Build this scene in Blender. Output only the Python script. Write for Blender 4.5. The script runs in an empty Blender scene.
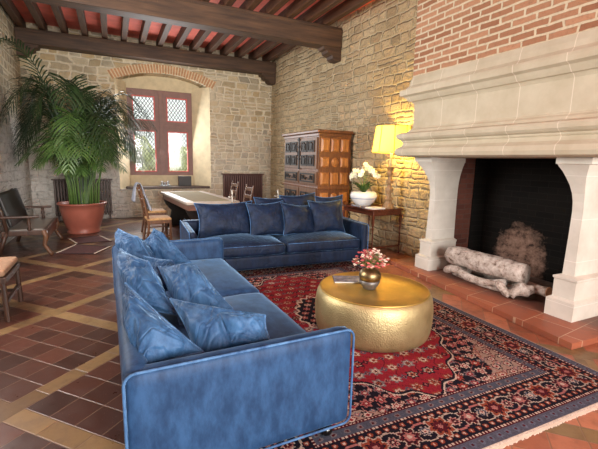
import bpy, bmesh, math, random
import numpy as np
from mathutils import Vector, Matrix, noise
random.seed(7)
sc = bpy.context.scene
C = sc.collection
R = math.radians
PI = math.pi

# ------------------------------------------------------------------ helpers
def lin(r, g, b):
    f = lambda c: (c/255/12.92 if c/255 <= .04045 else ((c/255+.055)/1.055)**2.4)
    return (f(r), f(g), f(b), 1)

def N(nt, t, ins=None, **props):
    n = nt.nodes.new(t)
    for k, v in props.items(): setattr(n, k, v)
    for k, v in (ins or {}).items():
        s = n.inputs[k]
        if isinstance(v, bpy.types.NodeSocket): nt.links.new(v, s)
        else: s.default_value = v
    return n
def MT(nt, op, a, b=0.0, c=None):
    ins = {0: a, 1: b}
    if c is not None: ins[2] = c
    return N(nt, 'ShaderNodeMath', ins, operation=op).outputs[0]
def MIX(nt, f, a, b, mode='MIX'):
    n = N(nt, 'ShaderNodeMix', None, data_type='RGBA', blend_type=mode)
    for i, v in ((0, f), (6, a), (7, b)):
        if isinstance(v, bpy.types.NodeSocket): nt.links.new(v, n.inputs[i])
        else: n.inputs[i].default_value = v
    return n.outputs[2]
def RAMP(nt, f, stops, interp='LINEAR'):
    n = N(nt, 'ShaderNodeValToRGB', {0: f})
    cr = n.color_ramp; cr.interpolation = interp
    while len(cr.elements) < len(stops): cr.elements.new(.5)
    for e, (p, c) in zip(cr.elements, stops): e.position = p; e.color = c
    return n.outputs[0]
def SMOOTH(nt, f, a, b):
    return N(nt, 'ShaderNodeMapRange', {0: f, 1: a, 2: b, 3: 0.0, 4: 1.0}, interpolation_type='SMOOTHSTEP').outputs[0]
def newmat(name):
    m = bpy.data.materials.new(name); m.use_nodes = True
    nt = m.node_tree; bs = nt.nodes['Principled BSDF']
    return m, nt, bs
def setin(nt, n, d):
    for k, v in d.items():
        if isinstance(v, bpy.types.NodeSocket): nt.links.new(v, n.inputs[k])
        else: n.inputs[k].default_value = v
def bump(nt, bs, h, s=.5, d=.01):
    b = N(nt, 'ShaderNodeBump', {'Height': h, 'Strength': s, 'Distance': d})
    nt.links.new(b.outputs[0], bs.inputs['Normal'])
def POS(nt): return N(nt, 'ShaderNodeNewGeometry').outputs['Position']
def OBJ(nt): return N(nt, 'ShaderNodeTexCoord').outputs['Object']
def NOISE(nt, vec, scale, detail=3, rough=.55):
    return N(nt, 'ShaderNodeTexNoise', {'Vector': vec, 'Scale': scale, 'Detail': detail, 'Roughness': rough}).outputs[0]
def SCALE(nt, vec, s):
    return N(nt, 'ShaderNodeVectorMath', {0: vec, 1: s}, operation='MULTIPLY').outputs[0]

# ------------------------------------------------------------------ materials
def plain(name, col, rough=.6, metal=0, var=.15, nscale=8, bmp=0, **kw):
    m, nt, bs = newmat(name)
    p = OBJ(nt); n = NOISE(nt, p, nscale, 4)
    c2 = tuple(x*(1-var) for x in col[:3])+(1,)
    c3 = tuple(min(1, x*(1+var)) for x in col[:3])+(1,)
    setin(nt, bs, {'Base Color': RAMP(nt, n, [(.3, c2), (.7, c3)]), 'Roughness': rough, 'Metallic': metal})
    if bmp: bump(nt, bs, n, bmp, .01)
    setin(nt, bs, kw)
    return m
def wood(name, dark, light, rough=.45, axis=2, scale=5):
    m, nt, bs = newmat(name)
    s = [scale*2.2]*3; s[axis] = scale*.18
    p = SCALE(nt, OBJ(nt), s)
    n = NOISE(nt, p, 2.5, 6, .65)
    n2 = NOISE(nt, OBJ(nt), 3, 3)
    c = RAMP(nt, n, [(.3, dark), (.7, light)])
    c = MIX(nt, MT(nt, 'MULTIPLY', n2, .35), c, dark)
    setin(nt, bs, {'Base Color': c, 'Roughness': rough})
    bump(nt, bs, n, .25, .006)
    return m
def velvet(name, col, light, crease=0):
    m, nt, bs = newmat(name)
    p = OBJ(nt)
    n = NOISE(nt, SCALE(nt, p, (1, 1, .45)), 11, 7, .68); n2 = NOISE(nt, p, 160, 2)
    c = RAMP(nt, n, [(.38, col), (.66, light)])
    setin(nt, bs, {'Base Color': c, 'Roughness': .6, 'Sheen Weight': .5, 'Sheen Roughness': .3,
                   'Sheen Tint': lin(150, 190, 230), 'Specular IOR Level': .25})
    if crease:
        w = N(nt, 'ShaderNodeTexNoise', {'Vector': SCALE(nt, p, (1, 1, .5)), 'Scale': 5.0, 'Detail': 2.0, 'Distortion': 1.2}).outputs[0]
        r = MT(nt, 'ABSOLUTE', MT(nt, 'SUBTRACT', w, .5)); r = SMOOTH(nt, r, 0.0, .07)
        bump(nt, bs, MT(nt, 'ADD', r, MT(nt, 'MULTIPLY', n, .6)), crease, .02)
    else: bump(nt, bs, n2, .12, .002)
    return m

def stone_mat(name, plan_axis, cols, mortar, sx=3.4, sz=7.0, bs_=.8, plaster=0, rel=.03, mw=.1):
    m, nt, bs = newmat(name)
    sep = N(nt, 'ShaderNodeSeparateXYZ', {0: POS(nt)})
    a = sep.outputs[plan_axis]; z = sep.outputs[2]
    v0 = N(nt, 'ShaderNodeCombineXYZ', {0: a, 1: z, 2: 0.0}).outputs[0]
    dn = N(nt, 'ShaderNodeTexNoise', {'Vector': v0, 'Scale': 3.0, 'Detail': 3.0})
    dv = N(nt, 'ShaderNodeVectorMath', {0: dn.outputs[1], 1: (-.5, -.5, -.5)}, operation='ADD').outputs[0]
    v1 = N(nt, 'ShaderNodeVectorMath', {0: v0, 1: SCALE(nt, dv, (.10, .11, 0))}, operation='ADD').outputs[0]
    sp1 = N(nt, 'ShaderNodeSeparateXYZ', {0: v1})
    H = 1.0/sz; W0 = 1.0/sx
    def WN(a, b, c=0.0):
        q = N(nt, 'ShaderNodeCombineXYZ', {0: a, 1: b, 2: c}).outputs[0]
        return N(nt, 'ShaderNodeTexWhiteNoise', {'Vector': q}, noise_dimensions='3D').outputs[0]
    # courses of uneven stones: each row has its own stone length, some stones are split in two
    zr = MT(nt, 'DIVIDE', sp1.outputs[1], H); row = MT(nt, 'FLOOR', zr); fz = MT(nt, 'FRACT', zr)
    ww = MT(nt, 'MULTIPLY_ADD', WN(row, 3.5), W0*.7, W0*.65)
    xr = MT(nt, 'ADD', MT(nt, 'DIVIDE', sp1.outputs[0], ww), MT(nt, 'MULTIPLY', WN(row, 9.5), 7.0))
    xr = MT(nt, 'ADD', xr, MT(nt, 'MULTIPLY', NOISE(nt, v0, 2.0, 1), 1.1))
    colm = MT(nt, 'FLOOR', xr); fx = MT(nt, 'FRACT', xr)
    sp = WN(row, colm, 5.5); split = MT(nt, 'GREATER_THAN', sp, .74)
    fz2 = MT(nt, 'FRACT', MT(nt, 'MULTIPLY', fz, 2.0)); half = MT(nt, 'FLOOR', MT(nt, 'MULTIPLY', fz, 2.0))
    def edge1(f): return MT(nt, 'MINIMUM', f, MT(nt, 'SUBTRACT', 1.0, f))
    ez = MT(nt, 'ADD', MT(nt, 'MULTIPLY', MT(nt, 'MULTIPLY', edge1(fz2), split), H*.5), MT(nt, 'MULTIPLY', MT(nt, 'MULTIPLY', edge1(fz), MT(nt, 'SUBTRACT', 1.0, split)), H))
    ex = MT(nt, 'MULTIPLY', edge1(fx), ww)
    e = MT(nt, 'SMOOTH_MIN', ex, ez, .03)
    e = MT(nt, 'MULTIPLY', e, 7.0)
    hid = MT(nt, 'MULTIPLY', half, split)
    rnd = WN(row, colm, MT(nt, 'ADD', hid, 1.5)); rnd2 = WN(row, colm, MT(nt, 'ADD', hid, 20.5))
    n = NOISE(nt, v0, 14, 5, .65); nb = NOISE(nt, v0, 1.3, 3); nf = NOISE(nt, v0, 45, 3)
    c = RAMP(nt, rnd, [(i/(len(cols)-1), col) for i, col in enumerate(cols)])
    c = MIX(nt, MT(nt, 'MULTIPLY', SMOOTH(nt, n, .4, .75), .35), c, tuple(x*.55 for x in cols[0][:3])+(1,))
    edge = MT(nt, 'ADD', e, MT(nt, 'MULTIPLY', MT(nt, 'SUBTRACT', n, .5), .10))
    wid = MT(nt, 'MULTIPLY_ADD', rnd2, mw*1.2, mw)
    f = N(nt, 'ShaderNodeMapRange', {0: edge, 1: MT(nt, 'MULTIPLY', wid, .5), 2: wid, 3: 0.0, 4: 1.0}).outputs[0]
    # smeared mortar covers some stones
    smear = SMOOTH(nt, nb, .45, .7)
    f2 = MT(nt, 'MULTIPLY', f, MT(nt, 'SUBTRACT', 1.0, MT(nt, 'MULTIPLY', smear, bs_)))
    mc = MIX(nt, MT(nt, 'MULTIPLY', nf, .4), mortar, tuple(x*.6 for x in mortar[:3])+(1,))
    c = MIX(nt, f2, mc, c)
    if plaster:
        # old whitewash low on the wall
        w = MT(nt, 'ADD', z, MT(nt, 'MULTIPLY', MT(nt, 'SUBTRACT', NOISE(nt, v0, 2.2, 5, .7), .5), 1.6))
        wf = N(nt, 'ShaderNodeMapRange', {0: w, 1: 1.9, 2: 2.7, 3: 1.0, 4: 0.0}).outputs[0]
        if plaster == 2:
            wf = MT(nt, 'MULTIPLY', wf, N(nt, 'ShaderNodeMapRange', {0: a, 1: .2, 2: .6, 3: 1.0, 4: 0.25}).outputs[0])
        wc = RAMP(nt, NOISE(nt, v0, 9, 6, .75), [(.3, lin(136, 130, 124)), (.45, lin(206, 202, 196)), (.8, lin(232, 228, 222))])
        c = MIX(nt, MT(nt, 'MULTIPLY', wf, .9), c, wc)
    h = MT(nt, 'ADD', SMOOTH(nt, edge, .01, .2), MT(nt, 'MULTIPLY', n, .7))
    h = MT(nt, 'ADD', h, MT(nt, 'MULTIPLY', rnd2, .5))
    setin(nt, bs, {'Base Color': c, 'Roughness': .92, 'Specular IOR Level': .15})
    bump(nt, bs, MT(nt, 'ADD', h, MT(nt, 'MULTIPLY', NOISE(nt, v0, 7, 4, .7), 1.2)), .9, rel)
    return m

M = {}
M['stone_back'] = stone_mat('rubble_stone_back', 0, [lin(166, 148, 116), lin(190, 172, 140), lin(156, 146, 126), lin(204, 186, 152), lin(182, 156, 116)], lin(228, 214, 186), 3.6, 5.7, .6, 2, .02, .12)
M['stone_left'] = stone_mat('rubble_stone_left', 1, [lin(168, 150, 125), lin(186, 170, 140), lin(150, 140, 120), lin(196, 178, 146)], lin(228, 214, 186), 3.4, 5.7, .5, 1, .03, .12)
M['stone_right'] = stone_mat('rubble_stone_right', 1, [lin(186, 160, 124), lin(202, 178, 142), lin(168, 146, 114), lin(208, 186, 148)], lin(216, 198, 164), 3.5, 6.2, .5, 0, .05, .07)
M['stone_front'] = M['stone_back']

def brick_mat(name, c1, c2, mortar, bw, rh, ms, axis='sum', b=.6):
    m, nt, bs = newmat(name)
    sep = N(nt, 'ShaderNodeSeparateXYZ', {0: POS(nt)})
    a = MT(nt, 'ADD', sep.outputs[0], sep.outputs[1])
    v0 = N(nt, 'ShaderNodeCombineXYZ', {0: a, 1: sep.outputs[2], 2: 0.0}).outputs[0]
    dn = N(nt, 'ShaderNodeTexNoise', {'Vector': v0, 'Scale': 7.0, 'Detail': 3.0})
    dv = N(nt, 'ShaderNodeVectorMath', {0: dn.outputs[1], 1: (-.5, -.5, -.5)}, operation='ADD').outputs[0]
    v1 = N(nt, 'ShaderNodeVectorMath', {0: v0, 1: SCALE(nt, dv, (.05, .02, 0))}, operation='ADD').outputs[0]
    br = N(nt, 'ShaderNodeTexBrick', {'Vector': v1, 'Color1': c1, 'Color2': c2, 'Mortar': mortar, 'Scale': 1.0,
           'Mortar Size': ms, 'Mortar Smooth': .3, 'Bias': 0.0, 'Brick Width': bw, 'Row Height': rh})
    n = NOISE(nt, v0, 22, 5, .7)
    c = MIX(nt, MT(nt, 'MULTIPLY', SMOOTH(nt, n, .45, .8), .5), br.outputs[0], tuple(x*.5 for x in c1[:3])+(1,))
    setin(nt, bs, {'Base Color': c, 'Roughness': .9, 'Specular IOR Level': .15})
    h = MT(nt, 'ADD', MT(nt, 'SUBTRACT', 1.0, br.outputs[1]), MT(nt, 'MULTIPLY', n, .4))
    bump(nt, bs, h, b, .02)
    return m
M['brick'] = brick_mat('thin_brick', lin(150, 104, 78), lin(182, 136, 106), lin(206, 190, 162), .27, .076, .014)
M['firebrick'] = brick_mat('jamb_brick', lin(120, 74, 62), lin(92, 58, 50), lin(104, 84, 76), .24, .075, .005)
def soot():
    m, nt, bs = newmat('sooty_brick')
    sep = N(nt, 'ShaderNodeSeparateXYZ', {0: POS(nt)})
    v0 = N(nt, 'ShaderNodeCombineXYZ', {0: sep.outputs[1], 1: sep.outputs[2], 2: 0.0}).outputs[0]
    br = N(nt, 'ShaderNodeTexBrick', {'Vector': v0, 'Color1': lin(34, 32, 30), 'Color2': lin(28, 27, 26), 'Mortar': lin(40, 37, 35), 'Scale': 1.0,
           'Mortar Size': .004, 'Brick Width': .25, 'Row Height': .08})
    # burnt-clean patch behind the logs: a stain with its own outline
    dy = MT(nt, 'DIVIDE', MT(nt, 'SUBTRACT', sep.outputs[1], 3.42), .36)
    dz = MT(nt, 'DIVIDE', MT(nt, 'SUBTRACT', sep.outputs[2], .28), .46)
    r = MT(nt, 'SQRT', MT(nt, 'ADD', MT(nt, 'MULTIPLY', dy, dy), MT(nt, 'MULTIPLY', dz, dz)))
    r = MT(nt, 'ADD', r, MT(nt, 'MULTIPLY', MT(nt, 'SUBTRACT', NOISE(nt, v0, 7, 5, .7), .5), 1.1))
    f = N(nt, 'ShaderNodeMapRange', {0: r, 1: .75, 2: 1.1, 3: 1.0, 4: 0.0}).outputs[0]
    c = MIX(nt, f, br.outputs[0], RAMP(nt, NOISE(nt, v0, 9, 6, .75), [(.35, lin(60, 48, 44)), (.5, lin(140, 112, 98)), (.75, lin(178, 148, 132))]))
    setin(nt, bs, {'Base Color': c, 'Roughness': .95, 'Specular IOR Level': .05})
    return m
M['soot'] = soot()
def limestone(name, joints=True):
    m, nt, bs = newmat(name)
    p = POS(nt); n = NOISE(nt, p, 3, 5, .6); n2 = NOISE(nt, p, 60, 3)
    c = RAMP(nt, n, [(.3, lin(180, 168, 144)), (.7, lin(200, 190, 168))])
    if joints:
        sep = N(nt, 'ShaderNodeSeparateXYZ', {0: p})
        t = MT(nt, 'ABSOLUTE', MT(nt, 'SUBTRACT', MT(nt, 'FLOORED_MODULO', MT(nt, 'ADD', sep.outputs[1], .12), .52), .26))
        j = MT(nt, 'LESS_THAN', t, .004)
        c = MIX(nt, MT(nt, 'MULTIPLY', j, .7), c, lin(224, 214, 198))
    setin(nt, bs, {'Base Color': c, 'Roughness': .85, 'Specular IOR Level': .2})
    bump(nt, bs, n2, .15, .004)
    return m
M['lime'] = limestone('limestone_mantel')
def limewhite():
    m, nt, bs = newmat('pale_limestone_pier')
    p = POS(nt); n = NOISE(nt, p, 3, 5, .6)
    sep = N(nt, 'ShaderNodeSeparateXYZ', {0: p})
    t = MT(nt, 'ABSOLUTE', MT(nt, 'SUBTRACT', MT(nt, 'FLOORED_MODULO', sep.outputs[2], .42), .21))
    c = RAMP(nt, n, [(.3, lin(196, 190, 178)), (.7, lin(218, 213, 202))])
    c = MIX(nt, MT(nt, 'MULTIPLY', MT(nt, 'LESS_THAN', t, .003), .6), c, lin(236, 232, 224))
    setin(nt, bs, {'Base Color': c, 'Roughness': .8, 'Specular IOR Level': .2})
    return m
M['pier'] = limewhite()
M['plaster'] = plain('cream_plaster', lin(206, 190, 156), .9, var=.12, nscale=6, bmp=.3)
M['archbrick'] = plain('arch_brick', lin(188, 140, 102), .9, var=.25, nscale=14, bmp=.4)
M['mortar'] = plain('lime_mortar', lin(214, 196, 160), .95, var=.15, nscale=20, bmp=.4)

def floor_mat():
    m, nt, bs = newmat('terracotta_floor')
    sep = N(nt, 'ShaderNodeSeparateXYZ', {0: POS(nt)})
    x, y = sep.outputs[0], sep.outputs[1]
    PER, BW = 1.18, .135
    ts = (PER-BW)/5
    def axis(cx, cy, off):
        u = MT(nt, 'SUBTRACT', MT(nt, 'ADD', MT(nt, 'MULTIPLY', x, cx), MT(nt, 'MULTIPLY', y, cy)), off)
        u = MT(nt, 'ADD', u, BW/2)
        a = MT(nt, 'FLOORED_MODULO', u, PER); cell = MT(nt, 'FLOOR', MT(nt, 'DIVIDE', u, PER))
        band = MT(nt, 'LESS_THAN', a, BW)
        t = MT(nt, 'DIVIDE', MT(nt, 'SUBTRACT', a, BW), ts)
        idx = MT(nt, 'ADD', MT(nt, 'FLOOR', t), MT(nt, 'MULTIPLY', cell, 7.0))
        fr = MT(nt, 'FRACT', t)
        g = MT(nt, 'MULTIPLY', MT(nt, 'MINIMUM', fr, MT(nt, 'SUBTRACT', 1.0, fr)), ts)
        # inside a band the only joints are its edges
        gb = MT(nt, 'MINIMUM', a, MT(nt, 'ABSOLUTE', MT(nt, 'SUBTRACT', a, BW)))
        gg = MT(nt, 'ADD', MT(nt, 'MULTIPLY', band, gb), MT(nt, 'MULTIPLY', MT(nt, 'SUBTRACT', 1.0, band), MT(nt, 'MINIMUM', g, gb)))
        l = MT(nt, 'DIVIDE', u, .29); fl = MT(nt, 'FRACT', l)
        gl = MT(nt, 'MULTIPLY', MT(nt, 'MINIMUM', fl, MT(nt, 'SUBTRACT', 1.0, fl)), .29)
        return band, idx, gg, gl, MT(nt, 'FLOOR', l)
    bu, iu, gu, lu, ju = axis(.7314, .682, 1.345)
    bv, iv, gv, lv, jv = axis(-.682, .7314, 2.41)
    band = MT(nt, 'MAXIMUM', bu, bv)
    onlyu = MT(nt, 'MULTIPLY', bu, MT(nt, 'SUBTRACT', 1.0, bv))
    onlyv = MT(nt, 'MULTIPLY', bv, MT(nt, 'SUBTRACT', 1.0, bu))
    tile = MT(nt, 'SUBTRACT', 1.0, band)
    def pick(a, f): return MT(nt, 'ADD', MT(nt, 'MULTIPLY', a, f), MT(nt, 'SUBTRACT', 1.0, f))
    g = MT(nt, 'MINIMUM', gu, gv)
    g = MT(nt, 'MINIMUM', pick(g, tile), MT(nt, 'MINIMUM', pick(MT(nt, 'MINIMUM', gu, lv), onlyu), pick(MT(nt, 'MINIMUM', gv, lu), onlyv)))
    idv = N(nt, 'ShaderNodeCombineXYZ', {0: iu, 1: iv, 2: 0.0}).outputs[0]
    idb = N(nt, 'ShaderNodeCombineXYZ', {0: MT(nt, 'ADD', ju, .3), 1: MT(nt, 'ADD', jv, .3), 2: 3.0}).outputs[0]
    r1 = N(nt, 'ShaderNodeTexWhiteNoise', {'Vector': idv}, noise_dimensions='3D').outputs[0]
    r2 = N(nt, 'ShaderNodeTexWhiteNoise', {'Vector': idb}, noise_dimensions='3D').outputs[0]
    n = NOISE(nt, POS(nt), 9, 5, .65); n2 = NOISE(nt, POS(nt), 60, 3); n3 = NOISE(nt, POS(nt), .8, 2)
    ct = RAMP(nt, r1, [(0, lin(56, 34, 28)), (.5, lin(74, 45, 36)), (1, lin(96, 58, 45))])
    # tiles paler towards the hearth: another batch, and brighter light painted into the colour
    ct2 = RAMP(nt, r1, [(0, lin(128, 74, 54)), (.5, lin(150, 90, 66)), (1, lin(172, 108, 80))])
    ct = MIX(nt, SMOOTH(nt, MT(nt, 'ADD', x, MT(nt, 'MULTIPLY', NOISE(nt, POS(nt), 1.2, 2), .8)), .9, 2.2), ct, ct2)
    cb = RAMP(nt, r2, [(0, lin(112, 88, 58)), (1, lin(146, 120, 82))])
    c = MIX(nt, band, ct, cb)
    c = MIX(nt, MT(nt, 'MULTIPLY', SMOOTH(nt, n, .4, .75), .4), c, lin(74, 44, 32))
    gm = N(nt, 'ShaderNodeMapRange', {0: g, 1: .0022, 2: .0055, 3: 1.0, 4: 0.0}).outputs[0]
    c = MIX(nt, MT(nt, 'MULTIPLY', gm, .8), c, lin(120, 94, 74))
    spk = MT(nt, 'GREATER_THAN', NOISE(nt, POS(nt), 110, 1), .76)
    c = MIX(nt, MT(nt, 'MULTIPLY', spk, .5), c, lin(190, 160, 130))
    setin(nt, bs, {'Base Color': c, 'Roughness': MT(nt, 'MULTIPLY_ADD', n, .35, .16), 'Specular IOR Level': .45})
    h = MT(nt, 'SUBTRACT', MT(nt, 'MULTIPLY', n, .25), gm)
    bump(nt, bs, h, .35, .006)
    return m
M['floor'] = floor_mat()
def hearth_mat():
    m, nt, bs = newmat('hearth_tile')
    br = N(nt, 'ShaderNodeTexBrick', {'Vector': N(nt, 'ShaderNodeMapping', {0: POS(nt), 2: (0, 0, R(-7))}).outputs[0], 'Color1': lin(166, 96, 68), 'Color2': lin(142, 80, 58),
        'Mortar': lin(196, 164, 138), 'Scale': 1.0, 'Mortar Size': .004, 'Brick Width': .38, 'Row Height': .36}, offset=.5)
    n = NOISE(nt, POS(nt), 8, 5, .7)
    c = MIX(nt, MT(nt, 'MULTIPLY', SMOOTH(nt, n, .45, .75), .5), br.outputs[0], lin(120, 84, 70))
    # ash and soot dust in front of the fire opening
    sep = N(nt, 'ShaderNodeSeparateXYZ', {0: POS(nt)})
    a = MT(nt, 'ADD', sep.outputs[0], MT(nt, 'MULTIPLY', MT(nt, 'SUBTRACT', n, .5), .5))
    f = N(nt, 'ShaderNodeMapRange', {0: a, 1: 3.8, 2: 4.15, 3: 0.0, 4: .75}).outputs[0]
    c = MIX(nt, f, c, lin(84, 70, 64))
    setin(nt, bs, {'Base Color': c, 'Roughness': .5})
    bump(nt, bs, n, .2, .005)
    return m
M['hearth'] = hearth_mat()

M['beam'] = wood('dark_oak_beam', lin(46, 31, 22), lin(100, 72, 50), .65, 0, 3)
M['joist'] = wood('dark_oak_joist', lin(48, 31, 22), lin(108, 74, 50), .65, 1, 3)
M['redboard'] = plain('red_painted_boards', lin(232, 116, 98), .7, var=.2, nscale=3)
M['frame'] = plain('red_brown_window_paint', lin(132, 96, 86), .5, var=.12)
M['frame_red'] = plain('bright_red_edge_paint', lin(206, 84, 76), .5, var=.1)
M['lead'] = plain('lead_came', lin(84, 84, 78), .6, .3)
M['cabinet'] = wood('walnut_cabinet', lin(78, 44, 26), lin(140, 88, 50), .4, 2, 6)
M['honey'] = wood('honey_panel', lin(136, 80, 38), lin(206, 142, 78), .32, 2, 6)
M['blackwood'] = wood('ebonised_wood', lin(18, 13, 11), lin(36, 27, 22), .6, 2, 6)
M['palefront'] = wood('waxed_front', lin(84, 56, 38), lin(136, 98, 68), .5, 2, 6)
M['mahogany'] = wood('mahogany', lin(58, 26, 16), lin(110, 54, 34), .25, 1, 6)
M['chairwood'] = wood('chair_oak', lin(74, 48, 34), lin(130, 92, 66), .4, 2, 6)
M['darkchair'] = wood('dark_chair_wood', lin(46, 32, 26), lin(88, 62, 48), .4, 2, 6)
M['rush'] = plain('rush_seat', lin(186, 146, 98), .8, var=.25, nscale=30, bmp=.5)
M['leather'] = plain('black_leather', lin(30, 27, 25), .42, var=.3, nscale=10)
M['seat_sheen'] = plain('leather_seat_sheen', lin(122, 116, 108), .3, var=.25, nscale=8)  # the grey is light reflected off the seat, painted as its colour
M['beige'] = plain('beige_cushion', lin(150, 118, 92), .9, var=.2, nscale=25)
M['velvet'] = velvet('blue_velvet', lin(22, 48, 80), lin(42, 74, 112))
M['velvet_c'] = velvet('blue_velvet_cushion', lin(34, 66, 102), lin(66, 104, 144), .42)
M['velvet_shaded'] = velvet('blue_velvet_far_shaded', lin(9, 22, 42), lin(20, 38, 66), .2)  # same blue velvet, with the shade on the far sofa put into its colour
M['piping'] = velvet('velvet_piping_lit', lin(40, 72, 112), lin(84, 124, 166))  # paler than the velvet: the light it catches is put into the colour
M['ballfoot'] = plain('black_gloss_foot', lin(12, 12, 12), .12, var=.1)
def gold():
    m, nt, bs = newmat('hammered_brass')
    p = OBJ(nt)
    v = N(nt, 'ShaderNodeTexVoronoi', {'Vector': p, 'Scale': 105.0}, feature='SMOOTH_F1').outputs[0]
    n = NOISE(nt, p, 5, 3)
    setin(nt, bs, {'Base Color': RAMP(nt, n, [(.3, lin(164, 146, 104)), (.7, lin(194, 176, 132))]), 'Metallic': .85, 'Roughness': .48})
    bump(nt, bs, v, .7, .004)
    return m
M['gold'] = gold()
M['goldtop'] = plain('brushed_brass_top', lin(200, 170, 96), .42, .9, var=.14, nscale=7, bmp=.05)
M['vase'] = plain('bronze_vase', lin(140, 122, 88), .4, 1, var=.2)
M['vase_grey'] = plain('grey_band', lin(110, 106, 104), .45, .6, var=.1)
M['iron'] = plain('silver_iron', lin(176, 170, 160), .4, .7)
M['radiator'] = plain('brown_radiator_enamel', lin(86, 56, 50), .45)
M['radiator2'] = plain('grey_brown_radiator', lin(92, 78, 74), .5)
M['terra'] = plain('terracotta_pot', lin(156, 90, 74), .36, var=.15, nscale=4)
M['soil'] = plain('soil', lin(50, 36, 26), .95, var=.3, nscale=30, bmp=.8)
M['stem'] = plain('palm_stem', lin(92, 122, 60), .5, var=.25, nscale=6)
def leaf(name, a, b):
    m, nt, bs = newmat(name)
    n = NOISE(nt, OBJ(nt), 3, 3)
    setin(nt, bs, {'Base Color': RAMP(nt, n, [(.3, a), (.7, b)]), 'Roughness': .42, 'Transmission Weight': 0.0})
    return m
M['leafd'] = leaf('palm_leaf_dark', lin(28, 44, 24), lin(48, 70, 36))
M['leafl'] = leaf('palm_leaf_light', lin(54, 82, 40), lin(90, 120, 58))
M['ceramic'] = plain('white_ceramic', lin(226, 226, 224), .22, var=.03)
M['petal'] = plain('white_petal', lin(244, 240, 218), .6, var=.05)
M['paper'] = plain('white_paper', lin(226, 222, 214), .6, var=.05)
M['petal_p'] = plain('pink_petal', lin(206, 92, 96), .7, var=.15)
M['petal_w'] = plain('cream_petal', lin(228, 208, 190), .7, var=.08)
M['petal_b'] = plain('dried_brown_petal', lin(150, 104, 86), .8, var=.15)
M['cloth'] = plain('blue_white_cloth', lin(182, 190, 206), .9, var=.18, nscale=12)
M['felt'] = plain('olive_felt', lin(146, 134, 100), .9, var=.1)
M['tabletop'] = plain('pale_worn_tabletop', lin(186, 174, 160), .5, var=.12)
M['apron'] = wood('reddish_apron', lin(96, 66, 56), lin(146, 108, 94), .4, 0, 6)
M['darkbox'] = plain('dark_box', lin(52, 50, 50), .5)
M['steel'] = plain('steel', lin(170, 172, 174), .3, .8)
M['candlewax'] = plain('cream_tube', lin(232, 214, 160), .6, var=.05)
M['lampwood'] = wood('carved_lamp_wood', lin(112, 84, 54), lin(178, 142, 100), .5, 2, 8)
M['mat_dark'] = plain('dark_red_weave', lin(74, 34, 30), .95, var=.45, nscale=40)
M['mat_edge'] = plain('pale_weave_edge', lin(196, 182, 164), .95, var=.1)
M['mat_black'] = plain('black_weave_edge', lin(24, 20, 19), .95)
M['mag'] = plain('magazine_cover', lin(122, 122, 132), .25, var=.5, nscale=14)
def bark():
    m, nt, bs = newmat('pale_bark')
    n = NOISE(nt, SCALE(nt, OBJ(nt), (1, 1, 1)), 14, 6, .75); n2 = NOISE(nt, OBJ(nt), 45, 4, .7)
    c = RAMP(nt, n, [(.34, lin(92, 70, 60)), (.46, lin(184, 168, 156)), (.7, lin(230, 222, 214))])
    setin(nt, bs, {'Base Color': c, 'Roughness': .9})
    bump(nt, bs, MT(nt, 'ADD', n, n2), .9, .02)
    return m
M['bark'] = bark()
M['cutwood'] = plain('cut_wood', lin(176, 128, 96), .8, var=.2, nscale=20)
M['ash'] = plain('ash', lin(120, 108, 102), .95, var=.3, nscale=20, bmp=.6)
def glass():
    m, nt, bs = newmat('old_window_glass')
    nt.nodes.remove(bs)
    t = N(nt, 'ShaderNodeBsdfTransparent', {0: (.96, .97, .93, 1)}); g = N(nt, 'ShaderNodeBsdfGlossy', {'Roughness': .08})
    mx = N(nt, 'ShaderNodeMixShader', {0: .06}); nt.links.new(t.outputs[0], mx.inputs[1]); nt.links.new(g.outputs[0], mx.inputs[2])
    nt.links.new(mx.outputs[0], nt.nodes['Material Output'].inputs[0])
    return m
M['glass'] = glass()
def shade():
    m, nt, bs = newmat('yellow_silk_shade')
    setin(nt, bs, {'Base Color': lin(236, 214, 130), 'Roughness': .9, 'Emission Color': lin(252, 230, 84), 'Emission Strength': .92})
    tr = N(nt, 'ShaderNodeBsdfTranslucent', {0: lin(255, 226, 130)})
    mx = N(nt, 'ShaderNodeMixShader', {0: .18}); nt.links.new(bs.outputs[0], mx.inputs[1]); nt.links.new(tr.outputs[0], mx.inputs[2])
    nt.links.new(mx.outputs[0], nt.nodes['Material Output'].inputs[0])
    return m
M['shade'] = shade()
M['shade_rib'] = plain('shade_trim', lin(140, 112, 50), .8)

# ------------------------------------------------------------------ mesh helpers
def link(name, bm, mat, parent=None, smooth=False, loc=None):
    me = bpy.data.meshes.new(name)
    bmesh.ops.recalc_face_normals(bm, faces=bm.faces)
    bm.to_mesh(me); bm.free()
    for mm in (mat if isinstance(mat, list) else [mat]): me.materials.append(mm)
    if smooth:
        for p in me.polygons: p.use_smooth = True
    o = bpy.data.objects.new(name, me); C.objects.link(o)
    if parent: o.parent = parent
    if loc: o.location = loc
    return o
def tag(o, label=None, cat=None, group=None, kind=None):
    if label: o['label'] = label
    if cat: o['category'] = cat
    if group: o['group'] = group
    if kind: o['kind'] = kind
    return o
def empty(name, loc, rz=0, label=None, cat=None, group=None):
    o = bpy.data.objects.new(name, None); C.objects.link(o); o.empty_display_size = .1
    o.location = loc; o.rotation_euler = (0, 0, rz)
    return tag(o, label, cat, group)
def copy_tree(o, parent=None):
    c = o.copy(); C.objects.link(c); c.parent = parent
    for ch in o.children: copy_tree(ch, c)
    return c
def nb(): return bmesh.new()
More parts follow.
